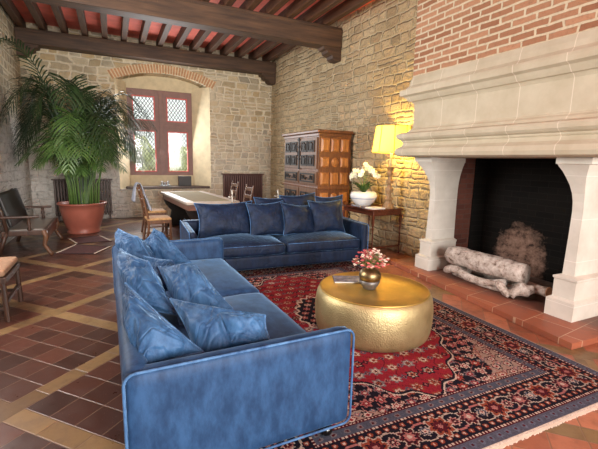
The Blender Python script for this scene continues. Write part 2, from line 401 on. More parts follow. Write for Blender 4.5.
def bx(bm, x0, x1, y0, y1, z0, z1, bev=0, seg=2, mi=0, M4=None):
    t = bmesh.new(); bmesh.ops.create_cube(t, size=1)
    for v in t.verts:
        v.co = Vector(((x0+x1)/2+v.co.x*(x1-x0), (y0+y1)/2+v.co.y*(y1-y0), (z0+z1)/2+v.co.z*(z1-z0)))
    if bev: bmesh.ops.bevel(t, geom=list(t.edges), offset=bev, segments=seg, affect='EDGES', profile=.5)
    if M4: bmesh.ops.transform(t, matrix=M4, verts=t.verts)
    merge(bm, t, mi)
def merge(bm, t, mi=0):
    vs = {}
    for v in t.verts: vs[v] = bm.verts.new(v.co)
    for f in t.faces:
        try: g = bm.faces.new([vs[v] for v in f.verts]); g.material_index = mi if mi else f.material_index
        except ValueError: pass
    t.free()
def lathe(bm, prof, n=32, c=(0, 0), mi=0, squash=1):
    rings = []
    for r, z in prof:
        if r < 1e-5: rings.append([bm.verts.new((c[0], c[1], z))])
        else: rings.append([bm.verts.new((c[0]+r*math.cos(2*PI*i/n), c[1]+r*squash*math.sin(2*PI*i/n), z)) for i in range(n)])
    for a, b in zip(rings, rings[1:]):
        for i in range(n):
            j = (i+1) % n
            if len(a) == 1 and len(b) == 1: continue
            if len(a) == 1: f = bm.faces.new((a[0], b[i], b[j]))
            elif len(b) == 1: f = bm.faces.new((a[i], a[j], b[0]))
            else: f = bm.faces.new((a[i], a[j], b[j], b[i]))
            f.material_index = mi
def tube(bm, pts, rad, n=8, cap=True, mi=0, flat=None):
    pts = [Vector(p) for p in pts]
    if not isinstance(rad, (list, tuple)): rad = [rad]*len(pts)
    rings = []; up = None
    for i, p in enumerate(pts):
        d = (pts[min(i+1, len(pts)-1)]-pts[max(i-1, 0)]).normalized()
        if up is None:
            up = Vector((0, 0, 1)) if abs(d.z) < .9 else Vector((1, 0, 0))
        s = d.cross(up).normalized(); up = s.cross(d).normalized()
        rings.append([bm.verts.new(p+(s*math.cos(2*PI*k/n)+up*math.sin(2*PI*k/n)*(flat or 1))*rad[i]) for k in range(n)])
    for a, b in zip(rings, rings[1:]):
        for k in range(n):
            f = bm.faces.new((a[k], a[(k+1) % n], b[(k+1) % n], b[k])); f.material_index = mi
    if cap:
        bm.faces.new(rings[0][::-1]).material_index = mi; bm.faces.new(rings[-1]).material_index = mi
def prism(bm, poly, axis, a0, a1, mi=0):
    """extrude a 2D polygon along an axis; poly in the two other axes (cyclic order xyz)"""
    def P(u, v, w):
        return {0: (w, u, v), 1: (u, w, v), 2: (u, v, w)}[axis]
    A = [bm.verts.new(P(u, v, a0)) for u, v in poly]; B = [bm.verts.new(P(u, v, a1)) for u, v in poly]
    n = len(poly)
    for i in range(n):
        bm.faces.new((A[i], A[(i+1) % n], B[(i+1) % n], B[i])).material_index = mi
    bm.faces.new(A[::-1]).material_index = mi; bm.faces.new(B).material_index = mi
def softbox(bm, x0, x1, y0, y1, z0, z1, r, n=10, crown=0, nz=0, seed=0, M4=None, nscale=5):
    t = bmesh.new(); bmesh.ops.create_cube(t, size=2)
    bmesh.ops.subdivide_edges(t, edges=t.edges, cuts=n, use_grid_fill=True)
    h = Vector(((x1-x0)/2, (y1-y0)/2, (z1-z0)/2)); c = Vector(((x0+x1)/2, (y0+y1)/2, (z0+z1)/2))
    for v in t.verts:
        # denser sampling near the edges
        q = Vector([math.sin(v.co[i]*PI/2) for i in range(3)])
        p = Vector([q[i]*h[i] for i in range(3)])
        inn = Vector([max(-(h[i]-r), min(h[i]-r, p[i])) for i in range(3)])
        d = p-inn
        if d.length > 1e-6: p = inn+d.normalized()*min(r, d.length) if d.length < r else inn+d.normalized()*r
        if crown and q.z > -.2:
            p.z += crown*(1-q.x**2)*(1-q.y**2)*max(0, (q.z+.2)/1.2)
        if nz:
            w = noise.noise(Vector((p.x*nscale+seed, p.y*nscale, p.z*nscale*2)))
            w2 = noise.noise(Vector((p.x*nscale*3+seed, p.y*nscale*1.2, p.z*3)))
            p += d.normalized()*0 + Vector((0, 0, nz*(w+.5*w2))) if d.length > 1e-6 else Vector((0, 0, nz*w))
        v.co = p+c
    if M4: bmesh.ops.transform(t, matrix=M4, verts=t.verts)
    merge(bm, t)
def pillow_bm(w, h, t, seed=0, n=26, wr=.012, sag=0):
    bm = nb(); g = {}
    def pt(u, v, s):
        e = .13
        x = w/2*u*(1-e*(1-v*v)*abs(u)); y = h/2*v*(1-e*(1-u*u)*abs(v))
        k = max(0, (1-u*u))**.46*max(0, (1-v*v))**.46
        z = s*t/2*k
        f = noise.noise(Vector((u*2.3+seed, v*2.3, s*1.7+seed)))
        # creases radiating from the corners
        ang = math.atan2(v-.95, u-.95) if True else 0
        ang2 = math.atan2(v-.95, u+.95)
        cr = math.sin(ang*15+seed+f*3)*max(0, 1-math.hypot(u-.95, v-.95)/1.2)+math.sin(ang2*15+f*3)*max(0, 1-math.hypot(u+.95, v-.95)/1.2)
        z += (wr*1.8*f+wr*cr)*min(1, k*2)
        y -= sag*(1-v)*.5*(1-u*u)*.3
        return Vector((x, y, z))
    for s in (1, -1):
        for i in range(n+1):
            for j in range(n+1):
                u = math.sin((i/n*2-1)*PI/2); v = math.sin((j/n*2-1)*PI/2)
                border = i in (0, n) or j in (0, n)
                if s == -1 and border: g[(s, i, j)] = g[(1, i, j)]
                else: g[(s, i, j)] = bm.verts.new(pt(u, v, s))
        for i in range(n):
            for j in range(n):
                f = [g[(s, i, j)], g[(s, i+1, j)], g[(s, i+1, j+1)], g[(s, i, j+1)]]
                bm.faces.new(f if s == 1 else f[::-1])
    rim = [(math.sin((i/n*2-1)*PI/2), -1) for i in range(n)]+[(1, math.sin((i/n*2-1)*PI/2)) for i in range(n)]
    rim += [(-a, -b) for a, b in rim]
    rp = [pt(u, v, 1) for u, v in rim]; rp.append(rp[0])
    return bm, rp
def axes(loc, right, up):
    r = Vector(right).normalized(); u = Vector(up); u = (u-r*u.dot(r)).normalized(); f = r.cross(u)
    m = Matrix((r, u, f)).transposed().to_4x4(); m.translation = Vector(loc)
    return m
def make_pillow(loc, right, up, w, h, t, label, group, mat, seed=0, wr=.012, name='throw_pillow'):
    bm, rp = pillow_bm(w, h, t, seed, wr=wr)
    o = link(name, bm, mat, None, True); o.matrix_world = axes(loc, right, up)
    b2 = nb(); tube(b2, rp, .006, 6, cap=False)
    link('piping', b2, M['piping'], o, True)
    return tag(o, label, 'pillow', group)

def wallbox(bm, axis, plane0, plane1, a0, a1, z0, z1, holes=()):
    """thick wall; axis 0 = runs along x (plane is y), 1 = runs along y (plane is x); holes (a0,a1,z0,z1)"""
    xs = sorted({a0, a1, *[h[0] for h in holes], *[h[1] for h in holes]})
    zs = sorted({z0, z1, *[h[2] for h in holes], *[h[3] for h in holes]})
    for i in range(len(xs)-1):
        for j in range(len(zs)-1):
            cx, cz = (xs[i]+xs[i+1])/2, (zs[j]+zs[j+1])/2
            if any(h[0] < cx < h[1] and h[2] < cz < h[3] for h in holes): continue
            if axis == 0: bx(bm, xs[i], xs[i+1], plane0, plane1, zs[j], zs[j+1])
            else: bx(bm, plane0, plane1, xs[i], xs[i+1], zs[j], zs[j+1])

# ------------------------------------------------------------------ camera
cam = bpy.data.cameras.new('camera'); co = bpy.data.objects.new('camera', cam); C.objects.link(co)
cam.sensor_width = 36; cam.lens = 385/598*36; cam.clip_start = .05
def ray(px, py): return Vector((px-299, -(py-224.5), -385.)).normalized()
vy = ray(112, 157); vx = ray(1108, 179); vx = (vx-vy*vx.dot(vy)).normalized(); vz = vx.cross(vy)
mw = Matrix((vx, vy, vz)).to_4x4(); mw.translation = Vector((0, 0, 1.55)); co.matrix_world = mw
sc.camera = co

# ------------------------------------------------------------------ shell
XL, YB, YF, CZ = -1.75, 10.9, -3.2, 4.46
def wx(y): return 4.28+(YB-y)*.0359      # the right wall runs slightly askew
bm = nb(); v = [bm.verts.new(p) for p in ((XL-.1, YF-.1, 0), (5.6, YF-.1, 0), (5.6, YB+.6, 0), (XL-.1, YB+.6, 0))]; bm.faces.new(v)
w = [bm.verts.new(p.co-Vector((0, 0, .1))) for p in v]; bm.faces.new(w[::-1])
for i in range(4): bm.faces.new((v[i], w[i], w[(i+1) % 4], v[(i+1) % 4]))
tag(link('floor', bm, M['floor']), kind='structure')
bm = nb(); bx(bm, XL-.3, 5.6, YF-.3, YB+.6, CZ, CZ+.08)
tag(link('ceiling', bm, M['redboard']), kind='structure')
# back wall with arched embrasure
AX0, AX1 = .15, 2.48
def arch_z(x, lo=3.46, hi=3.70):
    t = (x-(AX0+AX1)/2)/((AX1-AX0)/2)
    return lo+(hi-lo)*math.sqrt(max(0, 1-.97*t*t))*1.0 if False else lo+(hi-lo)*(1-t*t)
bm = nb()
bx(bm, XL-.3, AX0, YB, YB+.6, 0, CZ); bx(bm, AX1, 5.0, YB, YB+.6, 0, CZ); bx(bm, AX0, AX1, YB, YB+.6, 0, .74)
top = [(AX0+(AX1-AX0)*i/16, arch_z(AX0+(AX1-AX0)*i/16)) for i in range(17)]
prism(bm, top+[(AX1, CZ), (AX0, CZ)], 1, YB, YB+.6)
tag(link('wall_back', bm, M['stone_back']), kind='structure')
# splayed embrasure lining (plaster): reveals and infill round the frame
FX0, FX1, FZ0, FZ1, YW = .42, 2.08, 1.08, 3.34, 11.35
bm = nb()
for s in (0, 1):
    a, b = (AX0, FX0) if s == 0 else (AX1, FX1-.0)
    prism(bm, [(a, YB+.004), (b, YW), (b, YW+.14), (a, YW+.14)], 2, .74, 3.47)
prism(bm, [(FX0-.2, FZ1)]+[(FX0-.2+(FX1-FX0+.4)*i/12, min(3.69, arch_z(FX0-.2+(FX1-FX0+.4)*i/12)+.01)) for i in range(13)]+[(FX1+.2, FZ1)], 1, YW, YW+.14)
bx(bm, FX0, FX1, YW-.02, YW+.14, .74, FZ0)
tag(link('trim_1', bm, M['plaster']), kind='structure')
# brick arch
bm = nb()
n = 38
def arcpt(t, off):
    x = AX0-.06+(AX1-AX0+.14)*t
    z = arch_z(x); e = .01
    nx, nz = -(arch_z(x+e)-arch_z(x-e))/(2*e), 1
    l = math.hypot(nx, nz); return (x+nx/l*off*1.3, z+nz/l*off)
for i in range(n):
    a, b = (i+.2)/n, (i+.8)/n
    j = random.uniform(-.008, .012)
    prism(bm, [arcpt(a, .0+j), arcpt(b, .0+j), arcpt(b, .2+j), arcpt(a, .2+j)], 1, YB-.018+random.uniform(-.004, .004), YB+.05)
am = nb()
prism(am, [arcpt(i/20, .004) for i in range(21)]+[arcpt(i/20, .2) for i in range(20, -1, -1)], 1, YB-.008, YB+.05)
o = tag(link('trim_2', bm, M['archbrick']), kind='structure')
link('mortar_bed', am, M['mortar'], o)
# window
wr = empty('window_1', (0, YW+.03, 0)); tag(wr, kind='structure')
panes = [(.55, 1.10, 2.54, 3.17), (1.41, 1.95, 2.54, 3.17), (.55, 1.10, 1.18, 2.27), (1.41, 1.95, 1.18, 2.27)]
bm = nb(); wallbox(bm, 0, 0, .09, FX0, FX1, FZ0, FZ1, panes)
link('window_frame', bm, M['frame'], wr)
bm = nb(); bx(bm, 1.2, 1.31, -.02, 0, FZ0, FZ1, .006); bx(bm, FX0, FX1, -.018, 0, 2.36, 2.44, .006)
link('mullion_moulding', bm, M['frame'], wr)
for (a, b, c, d) in panes:
    bm = nb()
    q = .022
    wallbox(bm, 0, -.012, .05, a-.006, b+.006, c-.006, d+.006, [(a+q, b-q, c+q, d-q)])
    cs = link('casement', bm, M['frame_red'], wr)
    bm = nb(); bx(bm, a+.01, b-.01, .028, .032, c+.01, d-.01); link('pane', bm, M['glass'], cs)
    bm = nb()
    # diamond leading, clipped to the pane
    W, H = b-a-.04, d-c-.04; s = .088; sl = 1.45
    k = -H/sl
    ks = np.arange(-H/sl, W+H/sl, s)
    for sign in (1, -1):
        for k in ks:
            pts = []
            for t in (0, 1):
                pass
            # line x = k + sign*z/sl  (z from 0..H)
            zs = [0, H]
            def X(z): return (k+z/sl) if sign > 0 else (k+(H-z)/sl)
            z0, z1 = 0, H
            if sign > 0: z0 = max(0, (0-k)*sl); z1 = min(H, (W-k)*sl)
            else: z1 = min(H, H-(0-k)*sl); z0 = max(0, H-(W-k)*sl)
            if z1-z0 < .03: continue
            tube(bm, [(a+.02+X(z0), .028, c+.02+z0), (a+.02+X(z1), .028, c+.02+z1)], .0075, 4)
    link('leading', bm, M['lead'], cs)
# wooden sill shelf
bm = nb(); bx(bm, .3, 2.44, YB-.04, YW-.02, .74, .80, .012)
tag(link('window_sill', bm, M['darkchair']), 'dark wooden sill board at the foot of the arched window niche', 'sill')
# left wall / front wall / right wall
bm = nb(); wallbox(bm, 1, XL-.3, XL, YF, YB+.1, 0, CZ, [(3.9, 5.6, 1.7, 3.7)])
tag(link('wall_left', bm, M['stone_left']), kind='structure')
bm = nb(); wallbox(bm, 0, YF-.3, YF, XL-.3, 5.3, 0, CZ, [(.2, 1.6, .9, 3.2), (2.6, 4.0, .9, 3.2)])
tag(link('wall_front', bm, M['stone_front']), kind='structure')
bm = nb()
def rw(y0, y1, z0, z1):
    prism(bm, [(wx(y0), y0), (wx(y0)+.25, y0), (wx(y1)+.25, y1), (wx(y1), y1)], 2, z0, z1)
rw(4.08, YB+.1, 0, CZ); rw(2.17, 4.08, 1.75, CZ); rw(YF, 2.17, 0, CZ)
tag(link('wall_right', bm, M['stone_right']), kind='structure')

# beams, joists
def beam(name, y0, y1, z0, z1, label):
    t = empty(name, (0, (y0+y1)/2, z0)); yc = (y0+y1)/2
    b = nb(); bx(b, XL+.002, wx(yc)-.006, y0-yc, y1-yc, 0, z1-z0, .018)
    link('timber', b, M['beam'], t)
    b = nb(); bx(b, XL+.002, wx(yc)-.006, y0-yc-.012, y0-yc+.02, z1-z0-.07, z1-z0-.04, .004)
    link('moulding', b, M['beam'], t)
    h = y1-y0
    for s in (-1, 1):
        xe = XL+.002 if s < 0 else wx(yc)-.006
        pr_ = [(0, .02), (.42, .02), (.40, -.05), (.33, -.07), (.32, -.12), (.24, -.155), (.21, -.155), (.19, -.21), (.12, -.25), (0, -.25)]
        b = nb(); prism(b, [(xe-s*a, c) for a, c in pr_], 1, -h/2+.03, h/2-.03 if y1 < 10 else h/2-.002)
        link('corbel', b, M['beam'], t)
    tag(t, label, 'beam', 'ceiling beams')
beam('ceiling_beam', 10.56, YB-.004, 3.94, 4.26, 'dark oak beam running along the top of the back wall over the window')
beam('ceiling_beam', 7.25, 7.56, 3.87, 4.26, 'thick dark oak beam crossing the room above the cabinet, in front of the red ceiling bay')
jx = [XL+.12+.405*i for i in range(15)]
jp = None
for y0, y1, lab in ((7.40, YB-.01, 'dark joist of the far ceiling bay, between the two big beams'), (1.2, 7.395, 'dark joist of the near ceiling bay, running from the big beam towards the camera')):
    jp = None
    for x in jx:
        if x > 4.1: x = 4.1
        if jp is None:
            b = nb(); bx(b, -.06, .06, y0, y1, 0, CZ-4.26, .008)
            jp = link('ceiling_joist', b, M['joist']); o = jp
        else: o = jp.copy(); C.objects.link(o)
        o.location = (x, 0, 4.26); tag(o, lab, 'joist', 'joists of the %s ceiling bay' % ('far' if y0 > 7 else 'near'))

# ------------------------------------------------------------------ fireplace
fp = empty('fireplace', (4.5, 3.12, 0), 0, 'tall pale limestone fireplace with carved mantel, brick chimney breast and black firebox', 'fireplace')
FI = Matrix.Translation((-4.5, -3.12, 0))
def fpart(name, b, mat, parent=fp, smooth=False):
    bmesh.ops.transform(b, matrix=FI, verts=b.verts); return link(name, b, mat, parent, smooth)
FX, FY0, FY1 = 3.80, 1.93, 4.29
bm = nb(); bx(bm, FX+.02, 4.47, FY0+.02, FY1+.09, 2.735, CZ-.003)
fpart('chimney_breast', bm, M['brick'])
prof = [(-.1, 1.641), (.10, 1.641), (.15, 1.66), (.165, 1.70), (.155, 1.75), (.10, 1.79), (.085, 1.83), (.10, 1.845), (.10, 1.86), (.13, 1.875), (.155, 1.90), (.16, 1.93), (.15, 1.955), (.11, 1.97), (.05, 1.98), (.035, 2.01), (.01, 2.03), (0, 2.05),
        (0, 2.35), (.015, 2.37), (.03, 2.385), (.055, 2.39), (.08, 2.42), (.10, 2.45), (.145, 2.47), (.15, 2.52), (.145, 2.545), (.09, 2.56), (.06, 2.60), (.05, 2.66), (.03, 2.72), (-.05, 2.74)]
bm = nb(); rings = []
for d, z in prof:
    rings.append([bm.verts.new(p) for p in ((4.468, FY1+d, z), (FX-d, FY1+d, z), (FX-d, FY0-d, z), (4.468, FY0-d, z))])
for a, b in zip(rings, rings[1:]):
    for i in range(3): bm.faces.new((a[i], a[i+1], b[i+1], b[i]))
bm.faces.new(rings[0]); bm.faces.new(rings[-1][::-1])
fpart('mantel', bm, M['lime'])
PZ = [(.055, 3.94, 2.03, 2.30), (.24, 3.94, 2.03, 2.30), (.26, 3.985, 2.06, 2.27), (.44, 3.985, 2.06, 2.27), (.45, 3.975, 2.05, 2.28), (.47, 3.975, 2.05, 2.28), (.49, 4.03, 2.11, 2.225),
      (.9, 4.04, 2.12, 2.22), (1.12, 4.045, 2.12, 2.22), (1.22, 4.035, 2.118, 2.222), (1.30, 4.015, 2.112, 2.228), (1.38, 3.98, 2.10, 2.24), (1.45, 3.94, 2.08, 2.258), (1.51, 3.90, 2.055, 2.275), (1.555, 3.865, 2.03, 2.295), (1.575, 3.85, 2.02, 2.30), (1.58, 3.835, 1.995, 2.31), (1.639, 3.835, 1.995, 2.31)]
for side in (0, 1):
    bm = nb(); rings = []
    for z, x, ya, yb in PZ:
        if side: ya, yb = 6.24-yb, 6.24-ya
        rings.append([bm.verts.new(p) for p in ((x, ya, z), (4.47, ya, z), (4.47, yb, z), (x, yb, z))])
    for a, b in zip(rings, rings[1:]):
        for i in range(4): bm.faces.new((a[i], a[(i+1) % 4], b[(i+1) % 4], b[i]))
    bm.faces.new(rings[0][::-1]); bm.faces.new(rings[-1])
    fpart('pier', bm, M['pier'])
for ya in (2.05, 4.07):
    bm = nb(); bx(bm, 4.47, 5.15, ya, ya+.12, .05, 1.95); fpart('firebox_side', bm, M['firebrick'])
bm = nb(); bx(bm, 5.10, 5.2, 2.1, 4.14, .05, 2.0); bx(bm, 4.47, 5.15, 2.1, 4.14, 1.90, 2.0)
bx(bm, 4.62, 5.11, 2.165, 2.18, .06, 1.92); bx(bm, 4.84, 5.11, 4.055, 4.075, .06, 1.92)
fpart('firebox_back', bm, M['soot'])
bm = nb()
prism(bm, [(3.47, 1.76), (3.82, 4.62), (5.15, 4.06) if False else (4.48, 4.62), (4.48, 1.72)], 2, .002, .06)
fpart('hearth', bm, M['hearth'])
bm = nb(); bx(bm, 4.482, 5.14, 2.1, 4.14, .003, .058)
fpart('firebox_floor', bm, M['ash'])

def skin_log(name, pts, rads, label, cat, mat=None, n=12, rough=.25, seed=0, group=None):
    b = nb()
    P = [Vector(p) for p in pts]; pp = []; rr = []
    K = 5
    for i in range(len(P)-1):
        for k in range(K):
            t = k/K; pp.append(P[i].lerp(P[i+1], t)); rr.append(rads[i]*(1-t)+rads[i+1]*t)
    pp.append(P[-1]); rr.append(rads[-1])
    # smooth
    for _ in range(2): pp = [pp[0]]+[(pp[i-1]+pp[i]*2+pp[i+1])/4 for i in range(1, len(pp)-1)]+[pp[-1]]
    c0 = pp[0].copy()
    pp = [p-c0 for p in pp]
    tube(b, pp, rr, n)
    for v in b.verts:
        v.co += Vector((noise.noise(v.co*14+Vector((seed, 0, 0))), noise.noise(v.co*14+Vector((0, seed+5, 0))), noise.noise(v.co*14+Vector((9, 0, seed)))))*rough*max(rads)
    o = link(name, b, mat or M['bark'], None, True, c0)
    return tag(o, label, cat, group)
L0 = skin_log('firewood_log', [(4.10, 3.70, .35), (4.09, 3.2, .35), (4.12, 2.66, .35)], [.125, .13, .12], 'thick pale split log laid across the top of the hearth wood', 'log', rough=.16, n=7)
skin_log('branch', [(4.04, 3.70, .13), (4.00, 3.55, .20), (3.98, 3.30, .15), (4.02, 3.05, .14), (4.08, 2.85, .21)], [.05, .05, .045, .04, .035], 'curved grey branch bowed along the front under the big log', 'branch', seed=3)
skin_log('root_stump', [(4.20, 3.72, .11), (4.18, 3.60, .16), (4.2, 3.45, .15)], [.05, .07, .05], 'knobbly pale root at the far end of the log pile', 'root', seed=6, rough=.5)
skin_log('root_stump', [(4.02, 2.72, .10), (4.03, 2.66, .17), (4.10, 2.62, .20), (4.2, 2.6, .16)], [.035, .065, .07, .045], 'gnarled grey root at the near end below the big log', 'root', seed=8, rough=.7)
skin_log('branch', [(4.42, 3.55, .12), (4.44, 3.1, .13), (4.46, 2.7, .12)], [.06, .06, .055], 'straight dark log lying at the back of the hearth under the big log', 'log', seed=12)
skin_log('branch', [(4.06, 3.6, .12), (4.10, 3.35, .09), (4.03, 3.1, .10), (4.10, 2.8, .10)], [.035, .035, .03, .03], 'thin lower grey branch lying on the hearth under the bowed branch', 'branch', seed=23, rough=.4)
skin_log('root_stump', [(3.98, 2.86, .20), (3.97, 2.78, .12), (4.0, 2.74, .09)], [.03, .05, .035], 'small knobbly root hanging in front of the near end of the logs', 'root', seed=31, rough=.7)
o = skin_log('branch', [(4.15, 2.95, .13), (4.22, 2.7, .17), (4.22, 2.45, .20)], [.05, .05, .055], 'short branch with a sawn orange end sticking out at the near side', 'branch', seed=15)
b = nb(); lathe(b, [(0, 0), (.055, 0), (.055, .006), (0, .006)], 14)
cu = link('cut_end', b, M['cutwood'], o); cu.matrix_parent_inverse = Matrix.Identity(4)
cu.matrix_local = Matrix.Translation(Vector((4.22, 2.444, .202))-o.location) @ Matrix.Rotation(R(90), 4, 'X')

# ------------------------------------------------------------------ rug (pattern woven in, as a colour attribute)
def make_rug():
    W, L = 2.74, 3.9; cx, cy, rot = 1.945, 3.185, R(-1.2)
    s = .008; nx, ny = int(W/s), int(L/s)
    xs = (np.arange(nx)+.5)*s-W/2; ys = (np.arange(ny)+.5)*s-L/2
    X, Y = np.meshgrid(xs, ys)
    rng = np.random.RandomState(3)
    def col(r, g, b): return np.array(lin(r, g, b)[:3])
    navy, red, dred, ivory, blue, pink, rust, grey = col(26, 22, 34), col(138, 34, 46), col(80, 22, 32), col(196, 176, 162), col(88, 92, 108), col(166, 104, 100), col(140, 66, 48), col(118, 108, 112)
    img = np.zeros((ny, nx, 3)); img[:] = navy
    aX, aY = np.abs(X), np.abs(Y)
    def paint(mask, c): img[mask] = c
    def rosettes(mask, px, py, ox, oy, r, outer, inner, core, alt=True, pet=6):
        gx = (X-ox)/px; gy = (Y-oy)/py
        iy = np.floor(gy); sh = (iy % 2)*.5 if alt else 0
        gx = gx+sh; ix = np.floor(gx)
        fx = (gx-ix-.5)*px; fy = (gy-iy-.5)*py
        rr = np.hypot(fx, fy); th = np.arctan2(fy, fx)
        rad = r*(1+.22*np.cos(pet*th))
        h = (np.sin(ix*12.9898+iy*78.233)*43758.5) % 1
        m1 = mask & (rr < rad); m2 = mask & (rr < rad*.68); m3 = mask & (rr < rad*.32)
        for i, c in enumerate(outer):
            img[m1 & (h*len(outer) >= i) & (h*len(outer) < i+1)] = c
        img[m2] = inner; img[m3] = core
        return rr, th
    fieldW, fieldL = W/2-.48, L/2-.48
    d = np.minimum(W/2-aX, L/2-aY)     # distance from the rug edge
    # field: corner pieces, navy ground, red medallion
    field = d > .48
    un, vn = aX/fieldW, aY/fieldL
    scal = .035*np.cos(np.arctan2(aY, aX*1.6)*20)
    ground = field
    paint(ground, navy)
    corner = field & ((un**1.5+vn**1.5) > 1.42+scal*1.5)
    paint(corner, col(160, 136, 124))
    rosettes(ground & ~corner, .115, .10, 0, 0, .036, [rust, pink, grey, ivory], red, ivory)
    rosettes(ground & ~corner, .115, .10, .057, .02, .018, [blue, pink, dred], ivory, rust, pet=4)
    rosettes(corner, .12, .10, .03, 0, .04, [navy, dred, rust], ivory, red)
    rosettes(corner, .12, .10, .09, .03, .02, [blue, navy], pink, ivory, pet=4)
    wave = np.abs(np.sin(X*26+2.2*np.sin(Y*17)))
    paint(ground & (wave < .10) & (np.abs(np.sin(Y*30)) > .3), pink)
    med = (un**1.6*.95+vn**1.6*.95)
    M1 = field & (med < .90+scal); M0 = field & (med < .94+scal)
    paint(M0, ivory); paint(field & (med < .925+scal), navy); paint(M1, red)
    rosettes(M1, .15, .14, 0, 0, .046, [navy, rust, navy, grey, rust], ivory*.75, dred)
    rosettes(M1, .15, .14, 0, .0, .024, [rust, dred, ivory], rust, navy, pet=5)
    rosettes(M1, .15, .14, .075, .0, .024, [navy, pink, blue], dred, pink, pet=4)
    paint(M1 & (np.abs(np.sin(X*17+1.8*np.sin(Y*15))) < .06), dred)
    M2 = field & (med < .22+scal*.5); paint(M2, ivory); M3 = field & (med < .2+scal*.5); paint(M3, navy)
    rosettes(M3, .12, .1, 0, 0, .035, [rust, pink, ivory], red, ivory)
    # guards and main border
    def strip(a, b, c): m = (d > a) & (d <= b); paint(m, c); return m
    along = np.where((W/2-aX) < (L/2-aY), Y, X)
    def dots(m, step, c, a, b):
        paint(m & (np.abs(((along/step) % 1)-.5) < .22) & (d > a) & (d <= b), c)
    strip(0, .018, ivory*.95)
    m = strip(.018, .09, col(84, 84, 98))
    paint(m & (np.hypot((along/.07 % 1-.5)*.07, d-.055) < .02), blue*1.25); paint(m & (np.hypot((along/.07 % 1-.5)*.07, d-.055) < .009), dred)
    m = strip(.09, .115, dred); dots(m, .026, ivory, .095, .110)
    mb = strip(.115, .375, navy)
    t = along/.46*2*np.pi
    vine = d-.245-.07*np.sin(t)
    paint(mb & (np.abs(vine) < .008), pink)
    vine2 = d-.245+.075*np.sin(t*1)
    paint(mb & (np.abs(vine2) < .006), ivory*.8)
    for ph, rr0, c1, c2, c3 in ((0, .085, rust, dred, pink), (.5, .07, dred, pink, ivory), (.25, .036, blue, ivory, red), (.75, .036, pink, dred, ivory)):
        f = ((along/.46+ph) % 1-.5)*.46
        dd = d-.245
        a_ = np.arctan2(dd, f); r_ = np.hypot(f, dd*1.0); ra = rr0*(1+.18*np.cos(a_*8))
        paint(mb & (r_ < ra), ivory*.8); paint(mb & (r_ < ra*.86), c1); paint(mb & (r_ < ra*.6), navy); paint(mb & (r_ < ra*.5), c2); paint(mb & (r_ < ra*.22), c3)
    fl = np.hypot(((along/.0575) % 1-.5)*.0575, np.abs(d-.245)-.1)
    paint(mb & (fl < .017), rust); paint(mb & (fl < .007), ivory)
    m = strip(.375, .395, dred); dots(m, .026, ivory, .379, .391)
    m = strip(.395, .455, blue*.75)
    f = np.hypot(((along/.09) % 1-.5)*.09, d-.425); paint(m & (f < .02), grey); paint(m & (f < .01), dred)
    m = strip(.455, .48, dred); dots(m, .026, ivory, .46, .475)
    img *= (.58+.28*rng.rand(ny, nx, 1))
    # mesh
    vxs = np.linspace(-W/2, W/2, nx+1); vys = np.linspace(-L/2, L/2, ny+1)
    VX, VY = np.meshgrid(vxs, vys)
    z = np.full(VX.shape, .012); z += .0015*np.sin(VX*5)*np.sin(VY*4)
    edge = (np.abs(VX) > W/2-1e-6) | (np.abs(VY) > L/2-1e-6); z[edge] = .001
    co_ = np.stack([VX, VY, z], -1).reshape(-1, 3)
    idx = np.arange((nx+1)*(ny+1)).reshape(ny+1, nx+1)
    fc = np.stack([idx[:-1, :-1], idx[:-1, 1:], idx[1:, 1:], idx[1:, :-1]], -1).reshape(-1, 4)
    me = bpy.data.meshes.new('persian_rug')
    me.vertices.add(len(co_)); me.vertices.foreach_set('co', co_.ravel())
    me.loops.add(fc.size); me.loops.foreach_set('vertex_index', fc.ravel().astype(np.int32))
    me.polygons.add(len(fc)); me.polygons.foreach_set('loop_start', np.arange(0, fc.size, 4, dtype=np.int32))
    me.polygons.foreach_set('loop_total', np.full(len(fc), 4, dtype=np.int32))
    me.update(calc_edges=True); me.validate()
    ca = me.color_attributes.new('weave', 'FLOAT_COLOR', 'CORNER')
    cc = np.ones((ny*nx, 4, 4), dtype=np.float32); cc[:, :, :3] = img.reshape(-1, 1, 3)
    ca.data.foreach_set('color', cc.ravel())
    m, nt, bs = newmat('woven_wool')
    at = N(nt, 'ShaderNodeAttribute', None, attribute_name='weave')
    setin(nt, bs, {'Base Color': at.outputs[0], 'Roughness': .95, 'Specular IOR Level': .1, 'Sheen Weight': 0.0})
    bump(nt, bs, NOISE(nt, OBJ(nt), 220, 2), .3, .003)
    me.materials.append(m)
    o = bpy.data.objects.new('persian_rug', me); C.objects.link(o)
    o.location = (cx, cy, 0); o.rotation_euler = (0, 0, rot)
    tag(o, 'large red and navy patterned oriental rug with flower borders under the brass drum table', 'rug')
    # fringe along the near short end
    b = nb()
    for i in range(260):
        x = -W/2+W*i/259
        q = random.uniform(.012, .022)
        bx(b, x-.003, x+.003, -L/2-q, -L/2+.004, .002, .006)
    link('fringe', b, M['petal_w'], o)
make_rug()

